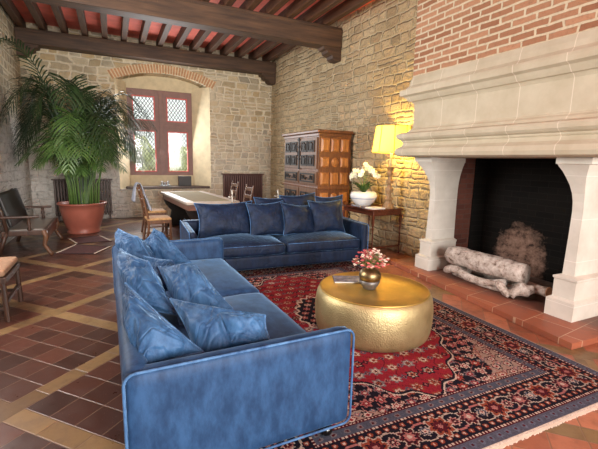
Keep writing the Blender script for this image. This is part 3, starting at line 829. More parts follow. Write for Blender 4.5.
# ------------------------------------------------------------------ sofas
def make_sofa(name, W, D, loc, rz, mat, label, crown, seed, BT=.19):
    t = empty(name, loc, rz, label, 'sofa')
    AH, AT = .635, .10
    b = nb(); softbox(b, -W/2+.02, W/2-.02, -D/2+.05, D/2-.02, .085, .27, .03, 8)
    link('base', b, mat, t, True)
    for s in (-1, 1):
        x0, x1 = (-W/2, -W/2+AT) if s < 0 else (W/2-AT, W/2)
        b = nb(); softbox(b, x0, x1, -D/2, D/2, .065, AH, .045, 12); a = link('armrest', b, mat, t, True)
        b = nb(); xo = -W/2+.004 if s < 0 else W/2-.004
        r = .05; pth = []
        for cx_, cz_, a0 in ((-D/2+r, .07+r, 180), (D/2-r, .07+r, 270), (D/2-r, AH-r, 0), (-D/2+r, AH-r, 90)):
            for k in range(5):
                an = R(a0+k*22.5); pth.append((xo, cx_+r*math.cos(an), cz_+r*math.sin(an)))
        pth.append(pth[0]); tube(b, pth, .007, 6, cap=False); link('piping', b, M['piping'], a, True)
    b = nb(); softbox(b, -W/2+.01, W/2-.01, D/2-BT, D/2, .066, AH+.01, .05, 12); link('backrest', b, mat, t, True)
    sw = (W-2*AT)/2
    for k in range(2):
        x0 = -W/2+AT+k*sw+.004
        b = nb(); softbox(b, x0, x0+sw-.008, -D/2+.02, D/2-BT, .265, .43, .06, 16, crown=crown, nz=.008, seed=seed+k*3)
        o = link('seat_cushion', b, mat, t, True)
        b = nb(); r = .05; y0, y1 = -D/2+.02, D/2-BT; pth = [(x0+.03, y0+.018, .41), (x0+sw-.04, y0+.018, .41)]
        tube(b, pth, .005, 6); link('piping', b, M['piping'], o, True)
    for x in (-W/2+.05, W/2-.05):
        for y in (-D/2+.13, D/2-.12):
            b = nb(); lathe(b, [(0, .0), (.02, .0), (.034, .012), (.04, .03), (.036, .048), (.022, .06), (.022, .086), (0, .086)], 16, (x, y))
            link('foot', b, M['ballfoot'], t, True)
    return t
make_sofa('sofa', 2.72, 1.16, (.555, 3.01, .013), R(90.8), M['velvet'], 'blue velvet sofa nearest the camera, its near arm towards us, piled with pillows', .05, 1, .11)
make_sofa('sofa', 2.58, 1.10, (2.12, 5.23, .013), R(-3), M['velvet_shaded'], 'blue velvet sofa further back, shade painted into its colour, facing the brass drum table', .07, 11)

G1 = 'blue velvet pillows on the near sofa'; G2 = 'blue velvet pillows on the far sofa'
V = M['velvet_c']
def slumped(label, q, t, seed, wr=.017, n=40):
    """a soft square pillow slumped out of square: q = its four corners (top-left, top-right, bottom-right, bottom-left)"""
    P = [Vector(p) for p in q]; c = sum(P, Vector())/4
    nrm = (P[1]-P[3]).cross(P[0]-P[2]).normalized()
    if nrm.z < 0: nrm = -nrm
    bm = nb(); g = {}
    def pt(u, v, s):
        a, b_ = (u+1)/2, (v+1)/2
        uu = u*(1-.07*(1-v*v)*abs(u)); vv = v*(1-.07*(1-u*u)*abs(v)); a, b_ = (uu+1)/2, (vv+1)/2
        p = (P[0]*(1-a)+P[1]*a)*b_+(P[3]*(1-a)+P[2]*a)*(1-b_)
        k = max(0, (1-u*u))**.46*max(0, (1-v*v))**.46
        f = noise.noise(Vector((u*1.9+seed, v*1.9, s*1.7+seed)))
        z = s*t/2*k
        cr = 0
        for cu, cv in ((.95, .95), (-.95, .95), (.95, -.95)):
            d = math.hypot(u-cu, v-cv); cr += math.sin(math.atan2(v-cv, u-cu)*17+seed+f*6)*max(0, 1-d/1.3)
        z += (wr*2*f+wr*cr)*min(1, k*2)
        return p+nrm*z-c
    for s in (1, -1):
        for i in range(n+1):
            for j in range(n+1):
                u = math.sin((i/n*2-1)*PI/2); v = math.sin((j/n*2-1)*PI/2)
                if s == -1 and (i in (0, n) or j in (0, n)): g[(s, i, j)] = g[(1, i, j)]
                else: g[(s, i, j)] = bm.verts.new(pt(u, v, s))
        for i in range(n):
            for j in range(n):
                f = [g[(s, i, j)], g[(s, i+1, j)], g[(s, i+1, j+1)], g[(s, i, j+1)]]
                bm.faces.new(f if s == 1 else f[::-1])
    rim = [(math.sin((i/n*2-1)*PI/2), -1) for i in range(n)]+[(1, math.sin((i/n*2-1)*PI/2)) for i in range(n)]
    rim += [(-a, -b) for a, b in rim]; rp = [pt(u, v, 1) for u, v in rim]; rp.append(rp[0])
    o = link('throw_pillow', bm, V, None, True, c)
    b2 = nb(); tube(b2, rp, .0065, 6, cap=False); link('piping', b2, M['piping'], o, True)
    tag(o, label, 'pillow', G1)
slumped('big blue back pillow nearest the camera on the near sofa, in its front left corner', [(.03, 2.27, .86), (.37, 1.85, .58), (.06, 1.79, .57), (.03, 2.22, .64)], .30, 1)
slumped('big blue back pillow in the middle of the near sofa back', [(.02, 3.21, .85), (.19, 2.78, .84), (.33, 2.50, .54), (.05, 2.62, .56)], .30, 5)
slumped('big blue back pillow at the far end of the near sofa', [(.02, 4.03, .87), (.17, 3.66, .85), (.33, 3.56, .56), (.05, 3.70, .58)], .27, 9)
slumped('blue pillow tipped over beside the near arm, closest to the front of the seat', [(.27, 2.31, .72), (.74, 1.95, .68), (.76, 1.86, .52), (.36, 1.93, .50)], .23, 13)
slumped('blue pillow leaning in the middle of the front row on the near sofa', [(.26, 2.81, .79), (.50, 2.72, .80), (.68, 2.40, .56), (.34, 2.42, .50)], .27, 17)
slumped('darker creased blue pillow squeezed between its neighbours on the near sofa', [(.18, 3.13, .80), (.38, 3.02, .77), (.50, 2.86, .56), (.28, 2.96, .56)], .17, 21)
slumped('blue pillow at the far end of the near sofa front row, beside its arm', [(.22, 3.84, .76), (.34, 4.00, .86), (.64, 3.70, .56), (.34, 3.66, .52)], .24, 25)
# far sofa
V2 = M['velvet_shaded']
def fs(x, y, z, w, h, t, lab, sd, tilt=.3, rx=0, roll=0):
    make_pillow((x, y, z), (1, -.05+rx, roll), (-roll, tilt, 1), w, h, t, lab, G2, V2, sd)
fs(1.42, 5.36, .70, .84, .52, .26, 'large blue back pillow filling the left end of the far sofa', 31, .35, 0, .02)
fs(1.98, 5.18, .705, .56, .52, .24, 'small square blue pillow left of centre, front row of the far sofa', 33, .35, -.05, .05)
fs(2.22, 5.52, .76, .60, .48, .20, 'blue back pillow showing behind the gap left of centre on the far sofa', 35)
fs(2.46, 5.12, .69, .56, .50, .24, 'blue pillow leaning in the centre of the far sofa front row', 37, .45, .12, -.10)
fs(2.66, 5.50, .79, .62, .50, .20, 'blue back pillow showing behind the centre pillows of the far sofa', 39, .3, 0, .06)
fs(2.92, 5.08, .72, .56, .52, .24, 'blue pillow right of centre in the front row of the far sofa', 41, .32, -.08, .03)
fs(3.13, 5.34, .74, .46, .56, .20, 'blue pillow at the right arm of the far sofa, behind the front row', 43, .25, -.25, .06)

# ------------------------------------------------------------------ brass drum table, vase, magazine
ct = empty('coffee_table', (2.14, 2.80, .013), 0, 'round hammered brass drum coffee table on the rug', 'table')
b = nb(); lathe(b, [(0, 0), (.50, 0), (.515, .008), (.528, .05), (.538, .13), (.541, .20), (.537, .28), (.526, .345), (.508, .378), (.50, .385)], 96)
link('drum', b, M['gold'], ct, True)
b = nb(); lathe(b, [(.50, .383), (.505, .392), (.50, .398), (.484, .398), (.478, .388), (.3, .385), (0, .385)], 96)
link('table_top', b, M['goldtop'], ct, True)
ZT = .013+.386
va = empty('vase', (2.09, 2.80, ZT), 0, 'round bronze vase with a grey foot standing on the brass drum table', 'vase')
b = nb(); lathe(b, [(.062, .07), (.092, .085), (.101, .12), (.097, .15), (.078, .178), (.05, .193), (.036, .20), (.034, .215), (.046, .232), (.040, .232), (.028, .215), (0, .2)], 32)
link('body', b, M['vase'], va, True)
b = nb(); lathe(b, [(0, 0), (.052, 0), (.060, .008), (.082, .045), (.096, .085), (.088, .086), (.055, .08), (0, .08)], 32)
link('foot_band', b, M['vase_grey'], va, True)
bq = empty('flower_bouquet', (2.09, 2.80, ZT+.20), 0, 'bouquet of small pink, cream and brown dried flowers in the bronze vase', 'flowers')
for mi, mn in enumerate(('petal_p', 'petal_w', 'petal_b')):
    fl = nb(); st = nb()
    for i in range(48):
        th = random.uniform(0, 2*PI); ph = random.uniform(0, 1)**.6*R(82)
        q = random.uniform(.09, .175)
        p = Vector((math.sin(ph)*math.cos(th)*q*1.0, math.sin(ph)*math.sin(th)*q, .015+math.cos(ph)*q*.95))
        for k in range(5):
            a = k*2*PI/5
            c = p+Vector((math.cos(a), math.sin(a), random.uniform(-.3, .6)))*.010
            t_ = bmesh.new(); bmesh.ops.create_icosphere(t_, subdivisions=1, radius=.0085)
            bmesh.ops.transform(t_, matrix=Matrix.Translation(c) @ Matrix.Diagonal((1, 1, .6, 1)), verts=t_.verts); merge(fl, t_)
        tube(st, [(0, 0, -.03), (p.x*.25, p.y*.25, .04), p], .0016, 4)
    o = link('%s_blossoms' % ('pink', 'cream', 'brown')[mi], fl, M[mn], bq, True); o['kind'] = 'stuff'
    if mi == 1: ss = link('stems', st, M['stem'], bq); ss['kind'] = 'stuff'
    else: st.free()
mg = empty('magazine', (2.04, 3.10, ZT), R(-24), 'grey magazine lying on the brass table beside the vase', 'magazine')
b = nb(); bx(b, -.13, .13, -.10, .10, .002, .010); link('pages', b, M['paper'], mg)
b = nb(); bx(b, -.133, .133, -.102, .102, .010, .013); bx(b, -.133, .133, -.102, .102, 0, .002); bx(b, -.135, -.131, -.102, .102, 0, .013); link('cover', b, M['mag'], mg)

# ------------------------------------------------------------------ cabinet
CX, CY0, CY1, CH = 3.63, 6.70, 8.36, 2.16
cb = empty('cabinet', (4.0, 7.53, 0), 0, 'tall carved wooden cupboard against the right wall, with raised honey panels on its side', 'cabinet')
CI = Matrix.Translation((-4.0, -7.53, 0))
def cpart(name, b, mat, parent=cb):
    bmesh.ops.transform(b, matrix=CI, verts=b.verts); return link(name, b, mat, parent)
b = nb(); bx(b, CX, 4.36, CY0, CY1, .06, CH-.1); bx(b, CX-.03, 4.36, CY0-.03, CY1+.03, 0, .12, .01); bx(b, CX-.025, 4.36, CY0-.025, CY1+.025, 1.0, 1.05, .01)
cpart('body', b, M['cabinet'])
b = nb(); bx(b, CX-.02, 4.37, CY0-.02, CY1+.02, CH-.12, CH-.06, .01); bx(b, CX-.06, 4.37, CY0-.06, CY1+.06, CH-.06, CH, .015)
cpart('cornice', b, M['cabinet'])
def raised_side(y, x0, x1, z0, z1, mat, d=.03, ins=.03):
    b = nb()
    a = [b.verts.new(p) for p in ((x0, y, z0), (x1, y, z0), (x1, y, z1), (x0, y, z1))]
    c = [b.verts.new(p) for p in ((x0+ins, y-d, z0+ins), (x1-ins, y-d, z0+ins), (x1-ins, y-d, z1-ins), (x0+ins, y-d, z1-ins))]
    for i in range(4): b.faces.new((a[i], a[(i+1) % 4], c[(i+1) % 4], c[i]))
    b.faces.new(c); return b
for z0, z1, kind in ((1.74, 2.00, 0), (1.44, 1.64, 1), (1.09, 1.34, 0), (.74, .94, 1), (.40, .66, 0), (.16, .34, 1)):
    for k in range(3):
        x0 = CX+.05+k*.222; x1 = x0+.19
        if kind and k == 1:
            b = nb(); zc = (z0+z1)/2; xc = (x0+x1)/2
            A = [b.verts.new((xc+.085*math.cos(i*PI/4), CY0, zc+.095*math.sin(i*PI/4))) for i in range(8)]
            B = [b.verts.new((xc+.05*math.cos(i*PI/4), CY0-.035, zc+.055*math.sin(i*PI/4))) for i in range(8)]
            for i in range(8): b.faces.new((A[i], A[(i+1) % 8], B[(i+1) % 8], B[i]))
            b.faces.new(B)
        else: b = raised_side(CY0, x0, x1, z0, z1, None)
        cpart('side_panel', b, M['honey'])
def front_panel(b, y0, y1, z0, z1, d):
    a = [b.verts.new(p) for p in ((CX-d, y0, z0), (CX-d, y1, z0), (CX-d, y1, z1), (CX-d, y0, z1))]
for part_z0, part_z1, rows in ((1.40, 2.02, [(1.74, 1.96), (1.46, 1.68)]), (.16, 1.0, [(.64, .92), (.28, .54)])):
    for k in range(2):
        y0 = CY0+.05+k*.80; y1 = y0+.76
        b = nb(); bx(b, CX-.025, CX, y0, y1, part_z0, part_z1, .006)
        dr = cpart('door', b, M['palefront'])
        for z0, z1 in rows:
            for q in range(2):
                ya = y0+.09+q*.31; yb = ya+.27
                b = nb()
                wallbox(b, 1, CX-.045, CX-.02, ya, yb, z0, z1, [(ya+.03, yb-.03, z0+.03, z1-.03)])
                yc, zc = (ya+yb)/2, (z0+z1)/2
                lathe_ = [(yc-.06, zc-.07), (yc-.02, zc-.08), (yc, zc-.05), (yc+.02, zc-.08), (yc+.06, zc-.07), (yc+.05, zc), (yc+.075, zc+.06), (yc+.02, zc+.05), (yc, zc+.085), (yc-.02, zc+.05), (yc-.075, zc+.06), (yc-.05, zc)]
                prism(b, lathe_, 0, CX-.05, CX-.024)
                cpart('carved_panel', b, M['blackwood'], dr)
        b = nb(); bx(b, CX-.05, CX-.024, y1-.03 if k == 0 else y0+.01, y1-.01 if k == 0 else y0+.03, (part_z0+part_z1)/2-.05, (part_z0+part_z1)/2+.05, .004)
        cpart('lock_plate', b, M['blackwood'], dr)
for k in range(2):
    y0 = CY0+.05+k*.80; y1 = y0+.76
    b = nb(); bx(b, CX-.025, CX, y0, y1, 1.09, 1.35, .006); dr = cpart('drawer', b, M['palefront'])
    b = nb(); wallbox(b, 1, CX-.045, CX-.02, y0+.06, y1-.06, 1.13, 1.31, [(y0+.09, y1-.09, 1.155, 1.285)])
    for q in (-1, 1):
        yc = (y0+y1)/2+q*.15
        bx(b, CX-.05, CX-.02, yc-.09, yc+.09, 1.18, 1.205); bx(b, CX-.05, CX-.02, yc-.012, yc+.012, 1.18, 1.27); bx(b, CX-.05, CX-.02, yc+q*.07-.01, yc+q*.07+.01, 1.2, 1.265)
    cpart('carved_panel', b, M['blackwood'], dr)
    b = nb(); t_ = bmesh.new(); bmesh.ops.create_uvsphere(t_, u_segments=12, v_segments=8, radius=.02)
    bmesh.ops.transform(t_, matrix=Matrix.Translation((CX-.055, (y0+y1)/2, 1.22)), verts=t_.verts); merge(b, t_)
    cpart('knob', b, M['blackwood'], dr)
b = nb(); bx(b, CX-.04, CX-.02, CY0+.80, CY0+.86, 1.38, 2.04, .006)
for zz in (1.6, 1.85, 2.0): bx(b, CX-.055, CX-.02, CY0+.785, CY0+.875, zz-.02, zz+.02, .008)
cpart('centre_stile', b, M['blackwood'])

# ------------------------------------------------------------------ console table with lamp, orchids, papers
cn = empty('console_table', (4.15, 5.55, 0), R(2), 'slim dark mahogany console table with curved apron against the stone wall', 'table')
b = nb(); prism(b, [(-.40, -.36), (-.36, -.42), (-.25, -.43), (-.1, -.46), (.27, -.46), (.27, .50), (-.30, .50), (-.34, .40), (-.40, .3), (-.37, 0)], 2, .765, .79)
link('table_top', b, M['mahogany'], cn)
b = nb(); bx(b, -.34, .27, -.42, .46, .68, .765, .01); link('apron', b, M['mahogany'], cn)
for x, y in ((-.33, -.41), (-.33, .45), (.26, -.41), (.26, .45)):
    b = nb(); bx(b, x-.018, x+.018, y-.018, y+.018, .55, .68, .004); lathe(b, [(.017, .55), (.014, .5), (.019, .47), (.012, .44), (.014, .2), (.010, .06), (.018, .03), (.012, 0), (0, 0)], 12, (x, y))
    link('leg', b, M['mahogany'], cn)
b = nb(); bx(b, -.33, .26, -.423, -.397, .13, .155); bx(b, -.342, -.318, -.41, .45, .13, .155); link('stretcher', b, M['mahogany'], cn)
lp = empty('table_lamp', (4.20, 5.22, .79), 0, 'table lamp with glowing yellow panelled shade on a carved wooden column', 'lamp')
lc = [(0, 0), (.10, 0), (.10, .02), (.085, .03), (.08, .06), (.055, .10), (.05, .13), (.072, .155), (.072, .17), (.042, .20), (.036, .25), (.058, .29), (.06, .33), (.036, .37), (.03, .41), (.055, .44), (.055, .46), (.03, .49), (.03, .55), (.055, .58), (.055, .60), (.03, .63), (.05, .66), (.07, .69), (.07, .70), (0, .70)]
b = nb(); lathe(b, lc, 24)
for v in b.verts:
    q = 1+.10*math.sin(math.atan2(v.co.y, v.co.x)*8); v.co.x *= q; v.co.y *= q
link('column', b, M['lampwood'], lp, True)
b = nb(); lathe(b, [(0, .70), (.022, .70), (.022, .99), (0, .99)], 12); link('candle_tube', b, M['candlewax'], lp, True)
b = nb(); NS = 16
def shp(t):  # slightly concave flared shade
    return .275+(.325-.275)*(1-t)**1.3
rings = []
for i in range(9):
    t = i/8; rings.append([b.verts.new((shp(t)*math.cos(2*PI*k/64), shp(t)*math.sin(2*PI*k/64), .93+.43*t)) for k in range(64)])
for A, B in zip(rings, rings[1:]):
    for k in range(64): b.faces.new((A[k], A[(k+1) % 64], B[(k+1) % 64], B[k]))
sh_ = link('lamp_shade', b, M['shade'], lp, True)
b = nb()
for z, t in ((.93, 0), (1.36, 1)): tube(b, [(shp(t)*1.004*math.cos(2*PI*k/48), shp(t)*1.004*math.sin(2*PI*k/48), z) for k in range(49)], .005, 6, cap=False)
for k in range(8):
    a = 2*PI*(k+.3)/8; tube(b, [(shp(i/6)*1.006*math.cos(a), shp(i/6)*1.006*math.sin(a), .93+.43*i/6) for i in range(7)], .006, 5)
link('shade_trim', b, M['shade_rib'], sh_)
b = nb(); t_ = bmesh.new(); bmesh.ops.create_uvsphere(t_, u_segments=16, v_segments=10, radius=.035); bmesh.ops.transform(t_, matrix=Matrix.Translation((0, 0, 1.02)), verts=t_.verts); merge(b, t_)
m, nt, bs = newmat('warm_bulb'); setin(nt, bs, {'Emission Color': lin(255, 214, 130), 'Emission Strength': 6.0}); M['bulb'] = m
link('bulb', b, M['bulb'], lp, True)
pl = bpy.data.lights.new('lamp_bulb_light', 'POINT'); pl.energy = 58; pl.color = (1, .66, .14); pl.shadow_soft_size = .05
po = bpy.data.objects.new('lamp_bulb_light', pl); C.objects.link(po); po.location = (4.20, 5.22, 1.90)
# orchid bowl
ob = empty('planter_bowl', (4.08, 5.78, .79), 0, 'round white ceramic bowl planter on the console table, full of orchids', 'planter')
b = nb(); lathe(b, [(0, 0), (.13, 0), (.14, .012), (.19, .06), (.235, .13), (.245, .18), (.225, .225), (.20, .245), (.19, .24), (.21, .21), (.19, .2), (0, .2)], 40); link('bowl', b, M['ceramic'], ob, True)
b = nb(); lathe(b, [(.2345, .122), (.2385, .128), (.2375, .134)], 40); link('blue_line', b, plain('grey_blue_glaze', lin(120, 132, 160), .3), ob, True)
oc = empty('orchid_plant', (4.08, 5.78, .98), 0, 'white orchids with green leaves growing in the white bowl', 'plant')
b = nb()
for i in range(44):
    th = i*2.4; l = random.uniform(.14, .36); w = random.uniform(.02, .035)
    d = Vector((math.cos(th), math.sin(th), 0)); s = Vector((-d.y, d.x, 0)); up = random.uniform(.5, 1.3)
    pts = [d*(l*t*(.6))+Vector((0, 0, .02+l*up*t*(1-.45*t))) for t in (0, .3, .6, .85, 1)]
    ws = [w*.6, w, w, w*.6, .002]
    vs = [(b.verts.new(p-s*q+Vector((0, 0, .006))), b.verts.new(p-Vector((0, 0, .004))), b.verts.new(p+s*q+Vector((0, 0, .006)))) for p, q in zip(pts, ws)]
    for A, B in zip(vs, vs[1:]): b.faces.new((A[0], A[1], B[1], B[0])); b.faces.new((A[1], A[2], B[2], B[1]))
o = link('leaves', b, M['leafl'], oc, True); o['kind'] = 'stuff'
sprays = [(-.05, .22, .46), (.05, .02, .58), (-.02, -.20, .52), (-.12, .14, .36), (0, -.12, .56), (.08, .12, .55), (-.1, -.05, .44), (.05, -.22, .46)]
b = nb(); fl = nb()
for (x, y, h) in sprays:
    P = [Vector((x*.15, y*.15, .02)), Vector((x*.3, y*.35, h*.55)), Vector((x*.7, y*.75, h*.92)), Vector((x*1.1, y*1.15, h*.92)), Vector((x*1.3, y*1.45, h*.78))]
    tube(b, P, .004, 5)
    for k in range(6):
        c = P[2].lerp(P[4], k/5)+Vector((-.02, -.02, 0))+Vector([random.uniform(-.025, .025) for _ in range(3)])
        rm = Matrix.Translation(c) @ Matrix.Rotation(random.uniform(0, 6), 4, 'Z') @ Matrix.Rotation(R(70), 4, 'X')
        for q in range(5):
            t_ = bmesh.new(); bmesh.ops.create_uvsphere(t_, u_segments=8, v_segments=6, radius=.026)
            a = q*2*PI/5
            bmesh.ops.transform(t_, matrix=rm @ Matrix.Translation((math.cos(a)*.022, math.sin(a)*.022, 0)) @ Matrix.Rotation(a, 4, 'Z') @ Matrix.Diagonal((1, .75, .25, 1)), verts=t_.verts); merge(fl, t_)
link('stems', b, M['stem'], oc); o = link('blossoms', fl, M['petal'], oc, True); o['kind'] = 'stuff'
b = nb(); bx(b, -.13, .13, -.11, .11, 0, .022, .003)
bk = link('paper_stack', b, M['paper'], None, False, (3.945, 5.24, .79)); bk.rotation_euler = (0, 0, R(8)); tag(bk, 'white papers lying on the console table in front of the lamp', 'papers')
b = nb(); bx(b, -.10, .10, -.13, .13, 0, .018, .003)
bk = link('book', b, M['mag'], None, False, (3.90, 5.62, .79)); bk.name = 'booklet'; tag(bk, 'thin grey booklet lying on the console table between papers and orchid bowl', 'booklet')

# ------------------------------------------------------------------ palm
def frond(parent, base, az, reach, height, length_l, mat, droop=.35, nl=30, twist=0, t0=.3):
    b = nb(); d = Vector((math.cos(az), math.sin(az), 0)); pts = []
    K = 22
    for i in range(K+1):
        t = i/K
        pts.append(Vector(base)+d*(reach*(t**1.5))+Vector((0, 0, height*(math.sin(t*PI*(.5+droop*.55))) )))
    tube(b, pts, [.011*(1-.85*i/K)+.002 for i in range(K+1)], 5)
    side0 = Vector((-d.y, d.x, 0))
    for i in range(nl):
        t = t0+(1-t0)*(i+.5)/nl
        f = t*K; k = min(K-1, int(f)); p = pts[k].lerp(pts[k+1], f-k); tan = (pts[k+1]-pts[k]).normalized()
        l = length_l*(math.sin(PI*min(1, (t-t0)/(1-t0)*.86+.12))**.6)*random.uniform(.9, 1.08)
        for s in (-1, 1):
            dr = (side0*s*.85+tan*(.55+.5*t)+Vector((0, 0, random.uniform(-.05, .22)))).normalized()
            wv = tan.cross(dr); wv = dr.cross(wv).normalized()*.0125
            q = [p, p+dr*l*.35, p+dr*l*.7+Vector((0, 0, -l*.12)), p+dr*l*.95+Vector((0, 0, -l*.34))]
            ws = [.5, 1, .75, .05]
            vs = [(b.verts.new(a-wv*w_), b.verts.new(a+wv*w_)) for a, w_ in zip(q, ws)]
            for A, B in zip(vs, vs[1:]): b.faces.new((A[0], A[1], B[1], B[0]))
    for v in b.verts:
        v.co.x = max(v.co.x, XL+.05-parent.location.x); v.co.y = min(v.co.y, YB-.03-parent.location.y)
        v.co.z = min(v.co.z, 3.85)
    return link('frond', b, mat, parent)
pp = empty('potted_palm', (-.60, 9.02, 0), 0, 'tall bushy green palm in a big terracotta pot left of the window', 'plant')
b = nb(); lathe(b, [(0, 0), (.30, 0), (.31, .03), (.285, .05), (.33, .16), (.375, .32), (.405, .47), (.415, .575), (.45, .59), (.455, .615), (.44, .625), (.39, .62), (.38, .55), (0, .55)], 48)
link('pot', b, M['terra'], pp, True)
b = nb(); lathe(b, [(0, .575), (.2, .57), (.385, .56)], 24); link('soil', b, M['soil'], pp)
random.seed(11)
cn_ = nb()
for i in range(34):
    a = random.uniform(0, 2*PI); r = random.uniform(.05, .3)
    x, y = r*math.cos(a), r*math.sin(a)
    tube(cn_, [(x, y, .56), (x*1.1, y*1.1, 1.0), (x*1.5, y*1.5, random.uniform(1.2, 1.6))], [.018, .013, .008], 6)
link('canes', cn_, M['stem'], pp, True)
specs = []
for i in range(40):
    az = i*2.39996+random.uniform(-.3, .3); inner = (i % 4)
    if inner == 0: rc, ht, dr = random.uniform(.5, .9), random.uniform(2.0, 2.4), .35
    elif inner == 1: rc, ht, dr = random.uniform(1.05, 1.55), random.uniform(1.85, 2.3), .48
    elif inner == 2: rc, ht, dr = random.uniform(.95, 1.35), random.uniform(1.55, 1.85), .58
    else: rc, ht, dr = random.uniform(.7, 1.1), random.uniform(1.15, 1.35), .42
    specs.append((az, rc, ht, dr))
for i, (az, rc, ht, dr) in enumerate(specs):
    if math.cos(az) < -.5: rc *= .85
    b0 = (math.cos(az)*.12, math.sin(az)*.12, .6)
    frond(pp, b0, az, rc, ht, random.uniform(.5, .66), M['leafl'] if (ht < 1.4) else M['leafd'], dr, 26)
frond(pp, (0, -.1, .6), R(262), .85, 1.75, .5, M['leafl'], .68, 34)
for az, rc, ht, dr in ((200, .95, 1.05, .45), (225, .8, .95, .4), (250, .6, .85, .4), (275, .55, .8, .4), (300, .65, .9, .4), (322, .9, .95, .45), (345, 1.1, 1.05, .5), (180, .9, 1.2, .5), (10, 1.2, 1.3, .5)):
    frond(pp, (math.cos(R(az))*.12, math.sin(R(az))*.12, .6), R(az), rc, ht, .36, M['leafl'], dr, 24)
frond(pp, (-.1, -.1, .6), R(236), 1.9, 2.75, .42, M['leafd'], .30, 34)
frond(pp, (0, 0, .6), R(-35), 1.35, 1.5, .45, M['leafl'], .6, 32)
frond(pp, (0, 0, .6), R(-15), 1.5, 1.7, .45, M['leafl'], .6, 32)

# ------------------------------------------------------------------ radiators
def radiator(x0, x1, h, mat, label):
    xc = (x0+x1)/2
    t = empty('radiator', (xc, YB-.11, 0), 0, label, 'radiator'); n = int((x1-x0)/.06)
    b = nb(); W = x1-x0
    for i in range(n):
        x = -W/2+W*(i+.5)/n
        bx(b, x-.022, x+.022, -.07, .07, .12, h, .012)
    bx(b, -W/2, W/2, -.02, .02, .16, .2); bx(b, -W/2, W/2, -.02, .02, h-.08, h-.04)
    link('column_section', b, mat, t)
    b = nb(); bx(b, -W/2-.03, W/2+.03, -.085, .085, h, h+.03, .008); link('top_shelf', b, mat, t)
    for x in (-W/2+.06, W/2-.06):
        b = nb(); bx(b, x-.02, x+.02, -.05, .05, 0, .12); link('foot', b, mat, t)
radiator(2.80, 3.97, 1.13, M['radiator'], 'dark brown ribbed radiator on the back wall right of the window')
radiator(-1.29, -.05, .98, M['radiator2'], 'grey-brown ribbed radiator on the back wall behind the potted palm')

# ------------------------------------------------------------------ long table and chairs at the window
tb = empty('dining_table', (1.56, 8.25, 0), R(4), 'long table with a pale top, felt panel and carved dark end, under the window', 'table')
b = nb(); bx(b, -.50, .50, -1.25, 1.25, .73, .78, .012); link('table_top', b, M['tabletop'], tb)
b = nb(); bx(b, -.34, .34, -1.12, 1.12, .781, .785); link('felt_panel', b, M['felt'], tb)
b = nb(); bx(b, -.46, .46, -1.2, 1.2, .62, .73, .006); link('apron', b, M['apron'], tb)
for s in (-1, 1):
    b = nb()
    pr_ = [(-.47, .62), (-.30, .62), (-.24, .45), (-.20, .25), (-.12, .10), (.12, .10), (.20, .25), (.24, .45), (.30, .62), (.47, .62), (.45, .45), (.36, .30), (.40, .12), (.46, 0), (.30, 0), (.2, .05), (-.2, .05), (-.30, 0), (-.46, 0), (-.40, .12), (-.36, .30), (-.45, .45)]
    pr_ = [(-.47, .62), (.47, .62), (.42, .50), (.30, .36), (.34, .16), (.46, .06), (.46, 0), (-.46, 0), (-.46, .06), (-.34, .16), (-.30, .36), (-.42, .50)]
    prism(b, pr_, 1, s*1.05-.05, s*1.05+.05)
    link('trestle', b, M['blackwood'], tb)
b = nb(); bx(b, -.04, .04, -1.0, 1.0, .18, .26, .01); link('stretcher', b, M['blackwood'], tb)

def make_chair(mat, seatmat):
    t = empty('dining_chair', (0, 0, 0)); SW, SD = .44, .42
    b = nb(); softbox(b, -SD/2, SD/2, -SW/2, SW/2, .445, .485, .018, 6, crown=.012); link('seat', b, seatmat, t, True)
    b = nb()
    for a in (bx,):
        bx(b, -SD/2+.01, SD/2-.01, -SW/2+.01, -SW/2+.035, .39, .445); bx(b, -SD/2+.01, SD/2-.01, SW/2-.035, SW/2-.01, .39, .445)
        bx(b, SD/2-.035, SD/2-.01, -SW/2+.01, SW/2-.01, .39, .445); bx(b, -SD/2+.01, -SD/2+.035, -SW/2+.01, SW/2-.01, .39, .445)
    link('seat_rail', b, mat, t)
    for s in (-1, 1):
        b = nb(); bx(b, SD/2-.045, SD/2-.005, s*(SW/2-.022)-.02, s*(SW/2-.022)+.02, 0, .45, .005); link('leg', b, mat, t)
        b = nb(); y = s*(SW/2-.022)
        tube(b, [(-SD/2-.03, y, 0), (-SD/2+.02, y, .3), (-SD/2+.02, y, .48), (-SD/2-.04, y, .8), (-SD/2-.09, y, 1.02)], [.022, .022, .022, .02, .018], 6); link('leg', b, mat, t)
    for z, x in ((.62, -SD/2-.005), (.77, -SD/2-.035), (.93, -SD/2-.068)):
        b = nb(); bx(b, x-.01, x+.01, -SW/2+.02, SW/2-.02, z-.035, z+.045, .006); link('back_slat', b, mat, t)
    for z, y in ((.16, -1), (.16, 1), (.25, 0)):
        b = nb()
        if y: bx(b, -SD/2, SD/2-.02, y*(SW/2-.022)-.01, y*(SW/2-.022)+.01, z-.012, z+.012)
        else: bx(b, SD/2-.035, SD/2-.015, -SW/2+.02, SW/2-.02, z-.012, z+.012)
        link('stretcher', b, mat, t)
    return t
chA = make_chair(M['chairwood'], M['rush'])
spots = [((.70, 7.42), R(4), 'wooden ladderback chair with rush seat nearest the camera on the left of the long table'),
         ((.74, 8.45), R(3), 'wooden ladderback chair with a pale cloth over its back, left of the long table'),
         ((2.36, 7.95), R(183), 'nearer of the two ladderback chairs right of the long table, before the radiator'),
         ((2.42, 9.25), R(184), 'further of the two ladderback chairs right of the long table, beside the radiator')]
for i, ((x, y), a, lab) in enumerate(spots):
    o = chA if i == 0 else copy_tree(chA)
    o.location = (x, y, 0); o.rotation_euler = (0, 0, a); tag(o, lab, 'chair', 'chairs round the long table')
